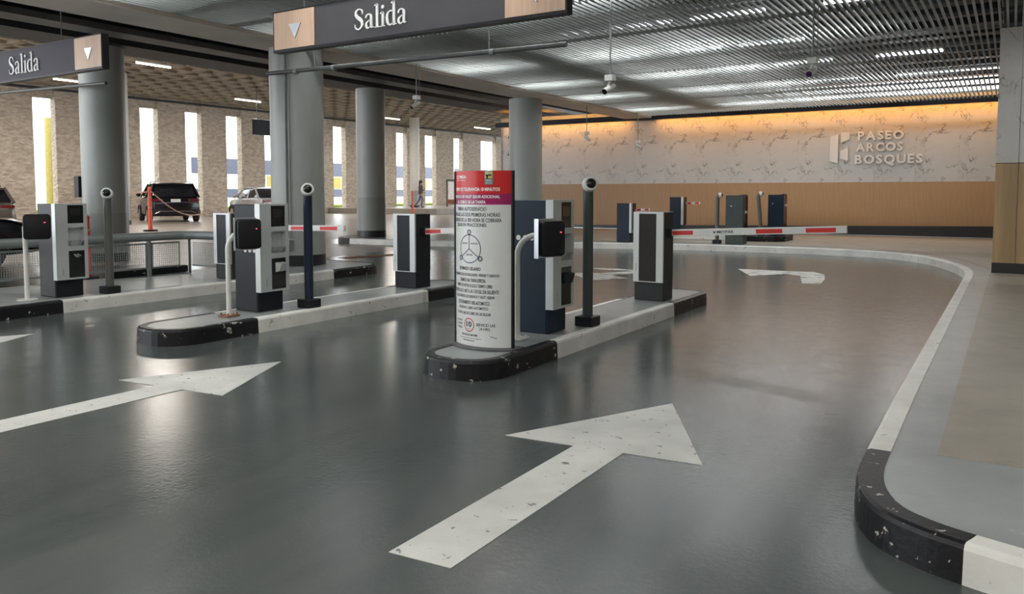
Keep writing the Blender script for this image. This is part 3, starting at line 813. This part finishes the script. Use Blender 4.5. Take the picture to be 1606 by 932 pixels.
# ================================================================== BARRIERS (local: front faces -y, arm leaves on +x side)
def barrier(label, loc, h, body, panel, armlen, tilt, side=1, arm=True):
    t = thing('barrier_gate', label, 'barrier', loc)
    w = .335; d = .29
    part('cabinet', MB().box(0, w, 0, d, .20, h), body, t, .006)
    part('plinth', MB().box(.002, w - .002, .004, d - .004, 0, .20), body, t, .006)
    f = part('front_frame', MB().box(-.003, .062, -.022, .002, .20, h + .004).box(w - .075, w + .003, -.022, .002, .20, h + .004).box(.062, w - .075, -.022, .002, h - .016, h + .004).box(.062, w - .075, -.022, .002, .20, .208), 'machine_silver', t)
    part('front_panel', MB().box(.062, w - .075, -.016, .001, .208, h - .016), panel, t)
    part('lettering', text_mb('MEYPAR', .085, .014, lambda a, b, c: (.03 - b, -.0228, .36 + a)), 'ink', f)
    if arm:
        ct, st = math.cos(tilt), math.sin(tilt)
        A = thing('arm', '', '', (0, 0, 0)); del A['label']; del A['category']; A.name = 'barrier_arm'
        A.parent = t; A.location = (w, d * .55, arm); A.rotation_euler = (0, -tilt, 0)
        part('boom', MB().box(0, armlen, -.02, .02, -.036, .036), 'arm_white', A, .004)
        part('hub', MB().box(-.004, .04, -.03, .03, -.05, .05), body, A, .006)
        for a, b in ((.025, .152), (.52, .665), (.79, .945)):
            part('red_stripe', MB().box(armlen * a, armlen * b, -.0215, -.0195, -.024, .020), 'red', A)
        c = armlen * .345
        part('lettering', text_mb('MEYPAR', armlen * .098, .030, lambda u, v, w_: (c + u, -.0212, v), .02), 'ink', A)
        part('logo_mark', MB().prism_xz([(c - .135, .015), (c - .120, -.017), (c - .105, -.004), (c - .096, .017), (c - .108, .008), (c - .118, .002)], -.0212, -.0205), 'ink', A)
    return t
barrier('barrier with brown grey front panel at the end of the totem island', (-3.465, 7.98, .1402), .955, 'cabinet_grey', 'cabinet_brown', 1.80, .045, arm=.73)
barrier('navy barrier with black front panel on the middle island', (-6.43, 7.46, .1402), .905, 'machine_dark', 'machine_dark', 1.80, .045, arm=.69)
barrier('charcoal barrier on the railed island, partly behind the middle ticket machine', (-9.19, 6.95, .1402), .885, 'machine_grey', 'machine_dark', 1.93, .02, arm=.69)
# far side: cabinets seen from the side, on the walkway
def far_cabinet(name, label, cat, loc, w, d, h, mat, strip, peaked=False, arm=False, rz=0):
    t = thing(name, label, cat, loc, rz)
    if peaked:
        part('body', MB().prism_xz([(0, 0), (w, 0), (w, h + .02), (w * .7, h), (0, h)], 0, d), mat, t, .006)
        part('door_panel', MB().box(w, w + .02, .03, d - .03, .2, h - .02), 'gloss_black', t, .004)
        part('reader_slot', MB().box(w + .018, w + .05, .08, .18, .70, .76), 'machine_silver', t, .004)
        part('lock', MB().cyl((w * .32, -.004, h * .78), (w * .32, .002, h * .78), .014, n=10), 'steel', t)
    else:
        part('body', MB().box(0, w, 0, d, 0, h), mat, t, .006)
        part('silver_strip', MB().box(w - .012, w + .035, -.012, .06, .22, h + .004), 'machine_silver', t, .003)
        part('front_panel', MB().box(w, w + .025, .06, d, .22, h), 'gloss_black', t, .003)
    if arm:
        A = part('barrier_arm', MB().box(w + .02, w + .40, d * .9, d * .9 + .04, h - .20, h - .14), 'arm_white', t)
        A.rotation_euler = (0, -.03, 0)
        for k in (.08, .28): part('red_stripe', MB().box(w + k, w + k + .10, d * .9 - .002, d * .9 + .001, h - .195, h - .145), 'red', A)
    return t
far_cabinet('barrier_gate', 'slate barrier cabinet on the far kerb behind the brown barrier', 'barrier', (-7.95, 17.25, .14), .34, .30, .92, 'machine_navy', 1, arm=True)
far_cabinet('barrier_gate', 'navy barrier cabinet nearer to the wood wall, behind the slate one', 'barrier', (-7.38, 19.2, .28), .32, .30, .92, 'machine_navy', 1, arm=True)
far_cabinet('ticket_machine', 'dark green ticket machine on the far kerb behind the barrier arm', 'ticket machine', (-5.52, 17.85, .14), .40, .34, 1.11, 'bollard_green', 0, True)
far_cabinet('ticket_machine', 'navy ticket machine close to the wood wall behind the barrier arm', 'ticket machine', (-5.02, 19.6, .281), .36, .34, .98, 'machine_navy', 0, True)
t = thing('traffic_island', 'small far island with a black nose in front of the wood wall', 'traffic island', (0, 0, .14))
part('white_kerb', MB().box(-8.6, -5.55, 19.05, 20.6, 0, .14), 'kerb_white', t, .02)
part('black_kerb', MB().prism([(-5.55, 19.05), (-4.75, 19.15), (-4.55, 19.45), (-4.55, 20.2), (-4.75, 20.5), (-5.55, 20.6)], 0, .14), 'kerb_black', t, .02)

# ================================================================== RAILING
t = thing('railing', 'grey tube railing with wire mesh panels on the long island', 'railing', (0, 0, .14))
XR = -10.2; YC = 7.15
part('top_tube', MB().tube([(XR, 1.6, .55), (XR, YC - .15, .55), (XR + .05, YC, .55), (XR + .2, YC + .08, .55), (-9.3, YC + .16, .55)], .062, 16), 'rail_grey', t, smooth=True)
for y in (2.2, 3.7, 5.2, 6.62): part('post', MB().cyl((XR, y, 0), (XR, y, .52), .034, n=14), 'rail_grey', t, smooth=True)
part('post', MB().cyl((XR + .08, YC + .06, 0), (XR + .08, YC + .06, .52), .018, n=10), 'mid_service', t, smooth=True)
for a, b in ((1.6, 3.66), (3.74, 5.16), (5.24, 6.58), (6.66, 7.1)):
    part('panel_frame', MB().box(XR - .012, XR + .012, a, b, .10, .125).box(XR - .012, XR + .012, a, b, .445, .465).box(XR - .01, XR + .01, a, a + .015, .1, .46).box(XR - .01, XR + .01, b - .015, b, .1, .46), 'rail_grey', t)
    m = MB(); y = a + .03
    while y < b - .02: m.box(XR - .002, XR + .002, y - .0018, y + .0018, .12, .45); y += .03
    z = .14
    while z < .45: m.box(XR - .002, XR + .002, a, b, z - .0018, z + .0018); z += .03
    o = part('wire_mesh', m, 'rail_grey', t); o['kind'] = 'stuff'
m = MB(); x = XR + .12
while x < -9.3: m.box(x - .0018, x + .0018, YC + .10, YC + .104, .12, .45); x += .03
z = .14
while z < .45: m.box(XR + .1, -9.3, YC + .10, YC + .104, z - .0018, z + .0018); z += .03
o = part('wire_mesh', m, 'rail_grey', t); o['kind'] = 'stuff'
part('bottom_bar', MB().box(XR + .1, -9.3, YC + .09, YC + .11, .10, .122), 'rail_grey', t)
# black painted block on the island beneath the railing
tag(part('kerb_block', MB().prism([(-10.42, 6.1), (-10.28, 6.1), (-10.28, 7.3), (-10.42, 7.3)], .1402, .24), 'kerb_black', bevel=.012), 'low black painted block under the mesh railing', 'kerb')

# ================================================================== FLOOR MARKINGS
def marking(label, pts, mat, z=.003, name='floor_arrow'):
    return tag(part(name, MB().prism(pts, .0005, z), mat), label, 'arrow')
def straight_arrow(cx, tip, tail, hw, head, base, label, mat='arrow_white'):
    marking(label, [(cx - hw, tail), (cx + hw, tail + .02), (cx + hw, base + .02), (cx + head, base + .06), (cx, tip), (cx - head, base - .05), (cx - hw, base - .01)], mat)
straight_arrow(-1.735, 4.60, 2.12, .132, .525, 3.56, 'white straight arrow painted on the lane beside the totem island and curb')
straight_arrow(-4.73, 4.15, 1.67, .125, .485, 3.18, 'white straight arrow painted on the lane beside the middle island')
straight_arrow(-7.60, 3.76, 1.30, .125, .485, 2.80, 'white straight arrow tip painted beside the long railed island')
def turn_arrow(ox, oy, s, label):
    P = [(0, 0), (.50, -1.05), (.92, -.42), (1.16, -.62), (1.42, -1.70), (1.22, -1.80), (1.66, -1.62), (1.58, -.9), (1.45, -.25), (1.22, .12), (.95, .05), (.60, .02)]
    marking(label, [(ox + x * s, oy + y * s) for x, y in P], 'arrow_worn', .003)
turn_arrow(-3.94, 13.5, 1.0, 'worn white left turn arrow painted in front of the far kerb')
marking('faded broken arrow painted behind the totem island', [(-6.1, 11.35), (-5.25, 10.55), (-4.92, 11.1), (-5.35, 11.35), (-4.95, 12.2), (-5.2, 12.35), (-5.62, 11.6)], 'arrow_worn')
marking('faded short line painted beyond the middle island', [(-6.24, 12.25), (-5.72, 12.15), (-5.2, 12.3), (-5.7, 12.42)], 'arrow_worn', name='floor_line')
# drain gratings
def drain(label, a, b, w):
    a = Vector((*a, 0)); b = Vector((*b, 0)); d = (b - a); L = d.length; d.normalize(); e = Vector((-d.y, d.x, 0))
    t = thing('drain_grate', label, 'drain', tuple(a))
    part('frame', MB().obox(d * L / 2, d, e, (0, 0, 1), L / 2, w / 2, .002), 'frame_black', t)
    n = int(L / .09)
    bar = MB().obox((0, 0, 0), d, e, (0, 0, 1), .025, w / 2 - .02, .003).mesh('bar', 'rust')
    for i in range(n): link('bar', bar, t, tuple(d * (L * (i + .5) / n) + Vector((0, 0, .004))))
drain('rusty floor drain grating beyond the navy barrier', (-11.3, 11.5), (-10.9, 13.0), .36)
drain('rusty floor drain grating at the far kerb', (-11.6, 13.7), (-11.9, 14.9), .30)

# ================================================================== WALL LOGO
k = YB / 21.5
t = thing('wall_logo', 'raised metal letters PASEO ARCOS BOSQUES with folded panel emblem on marble', 'sign', (-3.8, YB - .03, 2.3))
def wx(px): return 0
def letters(word, x0, x1, zc, h):
    geo = [text_geo(c, .035) for c in word]
    ws = [(g[3] - g[2]) for g in geo]; hh = max(g[5] - g[4] for g in geo)
    ky = h / (geo[1][5] - geo[1][4]) if word[1] in 'EAR' else h / hh
    gap = .13
    tot = sum(ws) + gap * (len(word) - 1); kx = (x1 - x0) / tot
    x = x0
    for c, g, w_ in zip(word, geo, ws):
        cx = x + w_ * kx / 2
        hgt = h * (1.25 if c == 'Q' else 1.0); zz = zc - (h * .125 if c == 'Q' else 0)
        part('letter', text_mb(c, w_ * kx, hgt, lambda a, b, d: (cx + a + 3.8, -.02 - d, zz + b - 2.3), .035, .05), 'logo_metal', t)
        x += (w_ + gap) * kx
q = lambda x: x * k
zq = lambda z: 1.3 + (z - 1.3) * k
letters('PASEO', -3.62, -2.49, zq(2.725), .24)
letters('ARCOS', -3.66, -2.50, zq(2.44), .235)
letters('BOSQUES', -3.68, -2.03, zq(2.14), .245)
for nm, P in (('emblem_panel', [(-4.33, 2.86), (-4.12, 2.93), (-4.12, 2.12), (-4.33, 2.19)]), ('emblem_panel', [(-4.05, 2.97), (-3.83, 2.97), (-3.83, 2.78), (-4.05, 2.68)]), ('emblem_panel', [(-4.06, 2.46), (-3.86, 2.56), (-3.86, 2.18), (-4.06, 2.25)])):
    part(nm, MB().prism_xz([(x + 3.8, z - 2.3) for x, z in P], -.07, -.02), 'logo_metal', t)
m = MB()
for x in (-4.2, -3.95, -3.4, -2.9, -2.3): m.cyl((x + 3.8, -.03, -.05), (x + 3.8, 0, -.05), .01, n=6)
part('stand_off', m, 'steel', t)

# ================================================================== CCTV CAMERAS
def cctv(label, x, y, z, ztop, aim, lens='gloss_black', two=False):
    t = thing('security_camera', label, 'camera', (x, y, z))
    m = MB().cyl((0, 0, .07), (0, 0, ztop - z), .011, n=8)
    if two: m.cyl((.045, .03, .07), (.045, .03, ztop - z), .005, n=6)
    part('drop_pole', m, 'rail_grey', t)
    part('junction_box', MB().box(-.055, .055, -.055, .055, .0, .075), 'white_metal', t, .006)
    e = Vector(aim).normalized()
    part('bracket', MB().cyl((0, 0, 0), e * .04 + Vector((0, 0, -.05)), .02, n=10), 'white_metal', t)
    c = Vector((0, 0, -.08))
    b = part('camera_body', MB().cyl(c - e * .07, c + e * .12, .040, n=18), 'white_metal', t, .004, True)
    part('lens', MB().cyl(c + e * .118, c + e * .124, .036, n=18), lens, b)
cctv('white bullet camera hung below the beam near the far columns', -9.35, 11.5, 3.02, 3.7, (-.3, -.75, -.55), two=True)
cctv('white bullet camera hung from slats above the totem island', -4.25, 9.0, 2.68, 3.72, (-.25, -.9, -.5))
cctv('camera with violet lens hung on two poles near the wall logo', -2.07, 10.0, 2.84, 3.74, (-.15, -.95, -.45), 'lens_violet', True)
cctv('small white bullet camera hung near the amber wall corner', -9.6, 18.9, 2.85, 3.72, (.5, .3, -.5))
cctv('small white bullet camera close to the marble wall', -9.3, 21.6, 2.76, 3.72, (.6, .4, -.4))

# ================================================================== VEHICLES (local: nose towards +y, origin on the ground)
def car(name, label, loc, rz, L, Wd, H, belt, hood, stations, paint_, suv=True, glassy=1.0):
    t = thing(name, label, 'car', loc, rz)
    hw = Wd / 2
    def ring(y, w, z0, z1, top_in=.06):
        return [(-w * .90, y, z0), (-w, y, z0 + .12), (-w * 1.0, y, z0 + (z1 - z0) * .55), (-w * .97, y, z1 - .05), (-w + top_in + .02, y, z1), (w - top_in - .02, y, z1), (w * .97, y, z1 - .05), (w * 1.0, y, z0 + (z1 - z0) * .55), (w, y, z0 + .12), (w * .90, y, z0)]
    r = L / 2
    body = [ring(-r, hw * .80, .42, belt * .80), ring(-r + .06, hw * .92, .34, belt * .93), ring(-r + .30, hw * .985, .28, belt), ring(-r + .9, hw, .25, belt), ring(0, hw, .24, belt - .01), ring(r - 1.45, hw, .25, belt - .03), ring(r - 1.2, hw * .99, .25, hood + .03), ring(r - .45, hw * .95, .27, hood - .05), ring(r - .12, hw * .84, .30, hood - .16), ring(r, hw * .66, .38, hood - .30)]
    part('body', MB().loft(body), paint_, t, .05, True)
    # greenhouse: stations = (y at belt, y at roof) for rear and front
    (yb0, yr0), (yb1, yr1) = stations
    w0 = hw * .93; w1 = hw * .74
    def gh(e):
        P = [(-w0 - e, yb0, belt - .02), (w0 + e, yb0, belt - .02), (w0 + e, yb1, belt - .02), (-w0 - e, yb1, belt - .02), (-w1 - e, yr0, H - .06), (w1 + e, yr0, H - .06), (w1 + e, yr1, H - .07), (-w1 - e, yr1, H - .07)]
        return P
    part('windows', MB().add(gh(0), [(0, 1, 5, 4), (1, 2, 6, 5), (2, 3, 7, 6), (3, 0, 4, 7), (4, 5, 6, 7), (3, 2, 1, 0)]), 'car_glass', t, .09, True)
    rf = [[(-w1 - .02, y, z0_ - .05), (-w1 * .8, y, z0_), (0, y, z0_ + .025), (w1 * .8, y, z0_), (w1 + .02, y, z0_ - .05)] + [(w1, y, z0_ - .075), (-w1, y, z0_ - .075)] for y, z0_ in ((yr0 - .05, H - .05), (yr0 + .3, H - .02), ((yr0 + yr1) / 2, H - .01), (yr1 - .2, H - .03), (yr1 + .05, H - .07))]
    part('roof', MB().loft(rf), paint_, t, 0, True)
    P = gh(.012); m = MB()
    for a, b, th in ((0, 4, .09), (1, 5, .09), (2, 6, .05), (3, 7, .05)): m.cyl(P[a], P[b], th * .6, th * .5, 8)
    ym = (yb0 + yb1) / 2 - .1
    for s_ in (-1, 1): m.cyl((s_ * (w0 + .005), ym, belt), (s_ * (w1 + .005), (yr0 + yr1) / 2 - .1, H - .08), .04, n=6)
    part('pillar', m, paint_, t, smooth=True)
    wr_ = .345 if suv else .32
    for sy in (-r + .82, r - .86):
        for s_ in (-1, 1):
            wv = part('wheel', MB().cyl((s_ * (hw - .20), sy, wr_), (s_ * (hw + .01), sy, wr_), wr_, n=24), 'tyre', t, .03, True)
            part('rim', MB().cyl((s_ * (hw + .0), sy, wr_), (s_ * (hw + .022), sy, wr_), wr_ * .64, n=20), 'chrome', wv)
            ar = MB(); n_ = 14
            for k_ in range(n_): a0, a1 = math.pi * k_ / n_, math.pi * (k_ + 1) / n_; ar.cyl((s_ * (hw + .004), sy + math.cos(a0) * (wr_ + .05), wr_ + math.sin(a0) * (wr_ + .05)), (s_ * (hw + .004), sy + math.cos(a1) * (wr_ + .05), wr_ + math.sin(a1) * (wr_ + .05)), .035, n=6)
            part('wheel_arch', ar, 'plastic_black', t)
    for s_ in (-1, 1):
        part('tail_light', MB().box(min(s_ * hw * .50, s_ * hw * .93), max(s_ * hw * .50, s_ * hw * .93), -r - .005, -r + .25, belt - .20, belt - .10), 'tail_red', t, .02)
        part('headlight', MB().box(min(s_ * hw * .55, s_ * hw * .86), max(s_ * hw * .55, s_ * hw * .86), r - .32, r - .06, hood - .26, hood - .15), 'chrome', t, .03)
        part('mirror', MB().sphere((s_ * (hw + .09), yb1 - .35, belt + .08), .11, 10, 8, (1, .6, .75)), paint_, t, smooth=True)
        part('door_handle', MB().box(min(s_ * hw, s_ * (hw + .03)), max(s_ * hw, s_ * (hw + .03)), -.6, -.42, belt - .17, belt - .14), 'chrome', t)
    part('bumper', MB().box(-hw * .86, hw * .86, -r - .05, -r + .2, .32, .56), 'plastic_black' if suv else paint_, t, .04, True)
    part('bumper_trim', MB().tube([(-hw * .80, -r - .055, .40), (-hw * .6, -r - .06, .50), (hw * .6, -r - .06, .50), (hw * .80, -r - .055, .40)], .02, 8), 'chrome', t)
    part('number_plate', MB().box(-.20, .20, -r - .02, -r + .02, belt - .24, belt - .10) if suv else MB().box(-.20, .20, -r - .02, -r + .02, belt - .28, belt - .14), 'plate', t)
    if suv:
        part('spoiler', MB().box(-w1, w1, yr0 - .22, yr0 + .05, H - .09, H - .05), paint_, t, .015)
        for s_ in (-1, 1): part('roof_rail', MB().tube([(s_ * w1 * .92, yr0 + .2, H - .02), (s_ * w1 * .92, yr0 + .3, H + .03), (s_ * w1 * .92, yr1 - .3, H + .02), (s_ * w1 * .92, yr1 - .2, H - .04)], .018, 6), 'chrome', t)
    return t
suvst = ((-2.05, -1.65), (1.15, .35)); sedst = ((-1.75, -.95), (1.25, .45))
car('suv_car', 'black SUV parked tail towards the roped orange post', (-33.4, 22.72, 0), R(64), 4.4, 2.14, 1.78, 1.14, 1.06, suvst, 'car_black')
car('sedan_car', 'silver sedan parked beside the stucco wall, partly hidden by the large column', (-32.4, 27.35, 0), R(73), 4.7, 1.92, 1.62, 1.06, .98, sedst, 'car_silver', False)
car('suv_car', 'grey crossover car parked beyond the dark car behind the mesh railing', (-28.9, 12.45, 0), R(74), 4.5, 1.9, 1.52, 1.02, .98, suvst, 'car_grey')
car('sedan_car', 'dark car right behind the mesh railing with a bright trim line', (-15.6, 5.4, 0), R(-25), 4.5, 1.8, 1.42, .95, .90, sedst, 'car_black', False)

# ================================================================== DELINEATOR POSTS
def cone_post(label, x, y, h, k=1.0, mat='orange'):
    t = thing('delineator_post', label, 'post', (x, y, 0))
    part('rubber_base', MB().cyl((0, 0, 0), (0, 0, .06), .26 * k, .22 * k, 8), 'plastic_black', t)
    part('tube', MB().cyl((0, 0, .06), (0, 0, h), .075 * k, .05 * k, 16), mat, t, smooth=True)
    part('top_knob', MB().sphere((0, 0, h + .03 * k), .06 * k, 12, 8), mat, t, smooth=True)
    m = MB()
    for z in (h * .55, h * .8): m.cyl((0, 0, z), (0, 0, z + .05 * k), .068 * k, .066 * k, 16)
    part('reflective_band', m, 'strap', t, smooth=True)
cone_post('orange delineator post with a strap tied behind the railing corner', -24.77, 16.16, 1.42)
cone_post('red delineator post between the mesh railing and the grey column', -11.6, 6.55, .92, .6, 'red')
cone_post('orange delineator post at the far walkway kerb near the walking person', -29.6, 36.0, 1.35)
P = []
for i in range(13):
    u = i / 12; P.append((-24.84 - u * 3.1, 16.26 + u * 4.4, 1.36 - .9 * u - .35 * math.sin(math.pi * u)))
tag(part('strap', MB().tube(P, .022, 6), 'strap'), 'tan strap running from the orange post past the black SUV', 'strap')
tag(part('strap', MB().tube([(-24.87, 16.12, 1.34), (-26.0, 15.6, 1.22), (-27.4, 15.0, 1.34)], .018, 6), 'strap'), 'tan strap tied from the orange post towards the beige column', 'strap')

# hanging display and booth in the hall
t = thing('display_board', 'black hanging display board in front of the stucco wall beside the column', 'display', (-30.2, 25.9, 4.05))
part('case', MB().box(-.06, .06, -.85, .85, 0, .72), 'plastic_black', t, .02)
part('screen', MB().box(.06, .065, -.78, .78, .06, .66), 'plastic_black', t)
part('hanger', MB().cyl((0, -.6, .72), (0, -.6, 2.74), .015, n=6).cyl((0, .6, .72), (0, .6, 2.74), .015, n=6), 'mid_service', t)
t = thing('booth', 'pale framed booth on the far walkway behind the orange post', 'booth', (-32.5, 44.6, .36), R(32))
part('panel', MB().box(-.8, .8, -.03, .03, .25, 1.75), 'outside_white', t)
part('frame', MB().box(-.92, -.8, -.05, .05, 0, 1.9).box(.8, .92, -.05, .05, 0, 1.9).box(-.92, .92, -.05, .05, 1.75, 1.9), 'mid_service', t)
part('counter', MB().box(-.85, .85, -.45, -.03, .2, .5), 'rust', t, .02)

# vertical black pipes at the left end of the back wall
t = thing('pipe_stack', 'group of black vertical pipes at the marble wall end', 'pipe', (-14.75, 23.25, 0))
for i, x in enumerate((0, .2, .38)):
    p = part('pipe', MB().cyl((x, 0, 0), (x, 0, 3.5 - .12 * i), .055, n=12), 'dark_service', t, smooth=True)
m = MB()
for z in (.6, 1.6, 2.6, 3.2): m.box(-.07, .46, -.07, .07, z, z + .05)
part('clamp', m, 'frame_black', t)
part('elbow', MB().tube([(0, 0, 3.45), (.1, -.02, 3.62), (.4, -.05, 3.68), (.9, -.05, 3.7)], .06, 10), 'dark_service', t, smooth=True)

# ================================================================== PERSON
def person(loc, rz):
    t = thing('person', 'dark haired person in maroon top and jeans walking past the slots', 'person', loc, rz)
    me = bpy.data.meshes.new('body')
    V = [(0, 0, .95), (0, 0, 1.15), (0, .01, 1.36), (0, .02, 1.50), (0, .03, 1.60), (0, .035, 1.70),
         (.10, .02, .90), (.10, .14, .50), (.10, .05, .10), (.10, .20, .04), (-.10, 0, .90), (-.10, -.10, .50), (-.10, -.36, .16), (-.10, -.26, .05),
         (.19, .01, 1.40), (.24, -.03, 1.14), (.23, .10, .92), (.23, .14, .84), (-.19, .01, 1.40), (-.24, .02, 1.14), (-.20, .22, 1.14), (-.18, .28, 1.17)]
    E_ = [(0, 1), (1, 2), (2, 3), (3, 4), (4, 5), (0, 6), (6, 7), (7, 8), (8, 9), (0, 10), (10, 11), (11, 12), (12, 13), (2, 14), (14, 15), (15, 16), (16, 17), (2, 18), (18, 19), (19, 20), (20, 21)]
    Rr = [.14, .125, .15, .06, .085, .08, .095, .065, .045, .04, .095, .065, .045, .04, .07, .05, .038, .032, .07, .05, .038, .032]
    me.from_pydata(V, E_, []); o = link('body', me, t)
    sk = o.modifiers.new('s', 'SKIN'); ly = me.skin_vertices[0].data
    for i, r in enumerate(Rr): ly[i].radius = (r, r * .85); ly[i].use_root = (i == 0)
    o.modifiers.new('d', 'SUBSURF').levels = 2; o.modifiers['d'].render_levels = 2
    dg = bpy.context.evaluated_depsgraph_get()
    nm = bpy.data.meshes.new_from_object(o.evaluated_get(dg)); o.modifiers.clear(); o.data = nm
    for n_ in ('cloth_maroon', 'cloth_denim', 'skin'): nm.materials.append(MATS[n_])
    for p in nm.polygons:
        z = p.center.z; p.use_smooth = True
        hand = abs(p.center.x) > .13 and (z < .93 or p.center.y > .17) and z > .8
        p.material_index = 2 if (z > 1.50 or hand) else (0 if z > .94 else 1)
    part('hair', MB().sphere((0, .01, 1.665), .118, 14, 10, (1, 1.05, 1.05)).sphere((0, -.06, 1.55), .09, 12, 8, (1, .7, 1.5)), 'hair', t, smooth=True)
    part('jacket', MB().loft([[(math.cos(a) * rx_, math.sin(a) * ry_ + .0, z) for a in [2 * math.pi * i / 16 for i in range(16)]] for z, rx_, ry_ in ((.86, .19, .16), (1.0, .175, .15), (1.2, .175, .145), (1.36, .20, .145), (1.44, .15, .12), (1.49, .08, .08))]), 'cloth_maroon', t, smooth=True)
    part('shoe', MB().sphere((.10, .15, .045), .06, 10, 6, (.8, 2.0, .7)).sphere((-.10, -.30, .06), .06, 10, 6, (.8, 1.8, .8)), 'hair', t, smooth=True)
    return t
person((-32.4, 40.2, .36), R(-60))

# ================================================================== OUTSIDE
struct(part('floor_outside', MB().box(-120, -38.25, -10, 110, -.25, -.02), 'outside_ground'))
tag(part('lawn', MB().box(-41.6, -39.4, 15, 75, -.02, .5), 'outside_green', bevel=.1), 'yellow green planting strip outside the wall slots', 'planting')['kind'] = 'stuff'
def ext(name, label, cat, mb, mat): return tag(part(name, mb, mat), label, cat)
t = thing('building', 'pale building with dark blue window bands across the street outside the slots', 'building', (-62, 0, 0))
part('wall', MB().box(-8, 0, 35, 100, 0, 4.6), 'outside_white', t)
for z0, z1 in ((.9, 1.7), (3.1, 4.5)):
    for i in range(16): part('window', MB().box(-.02, .06, 36 + i * 4, 39.6 + i * 4, z0, z1), 'outside_blue', t)
for i in range(8): part('yellow_panel', MB().box(0, .1, 38 + i * 7.5, 40.6 + i * 7.5, 1.8, 3.0), 'outside_yellow', t)
for y in (22.3,): ext('yellow_column', 'yellow painted column standing outside a wall slot', 'column', MB().cyl((-42.5, y, 0), (-42.5, y, 5.2), .35, n=20), 'outside_yellow')
ext('garden_wall', 'pale garden wall outside the slots behind the parked cars', 'wall', MB().box(-47, -46.6, 18, 33.5, 0, 4.6), 'outside_white')
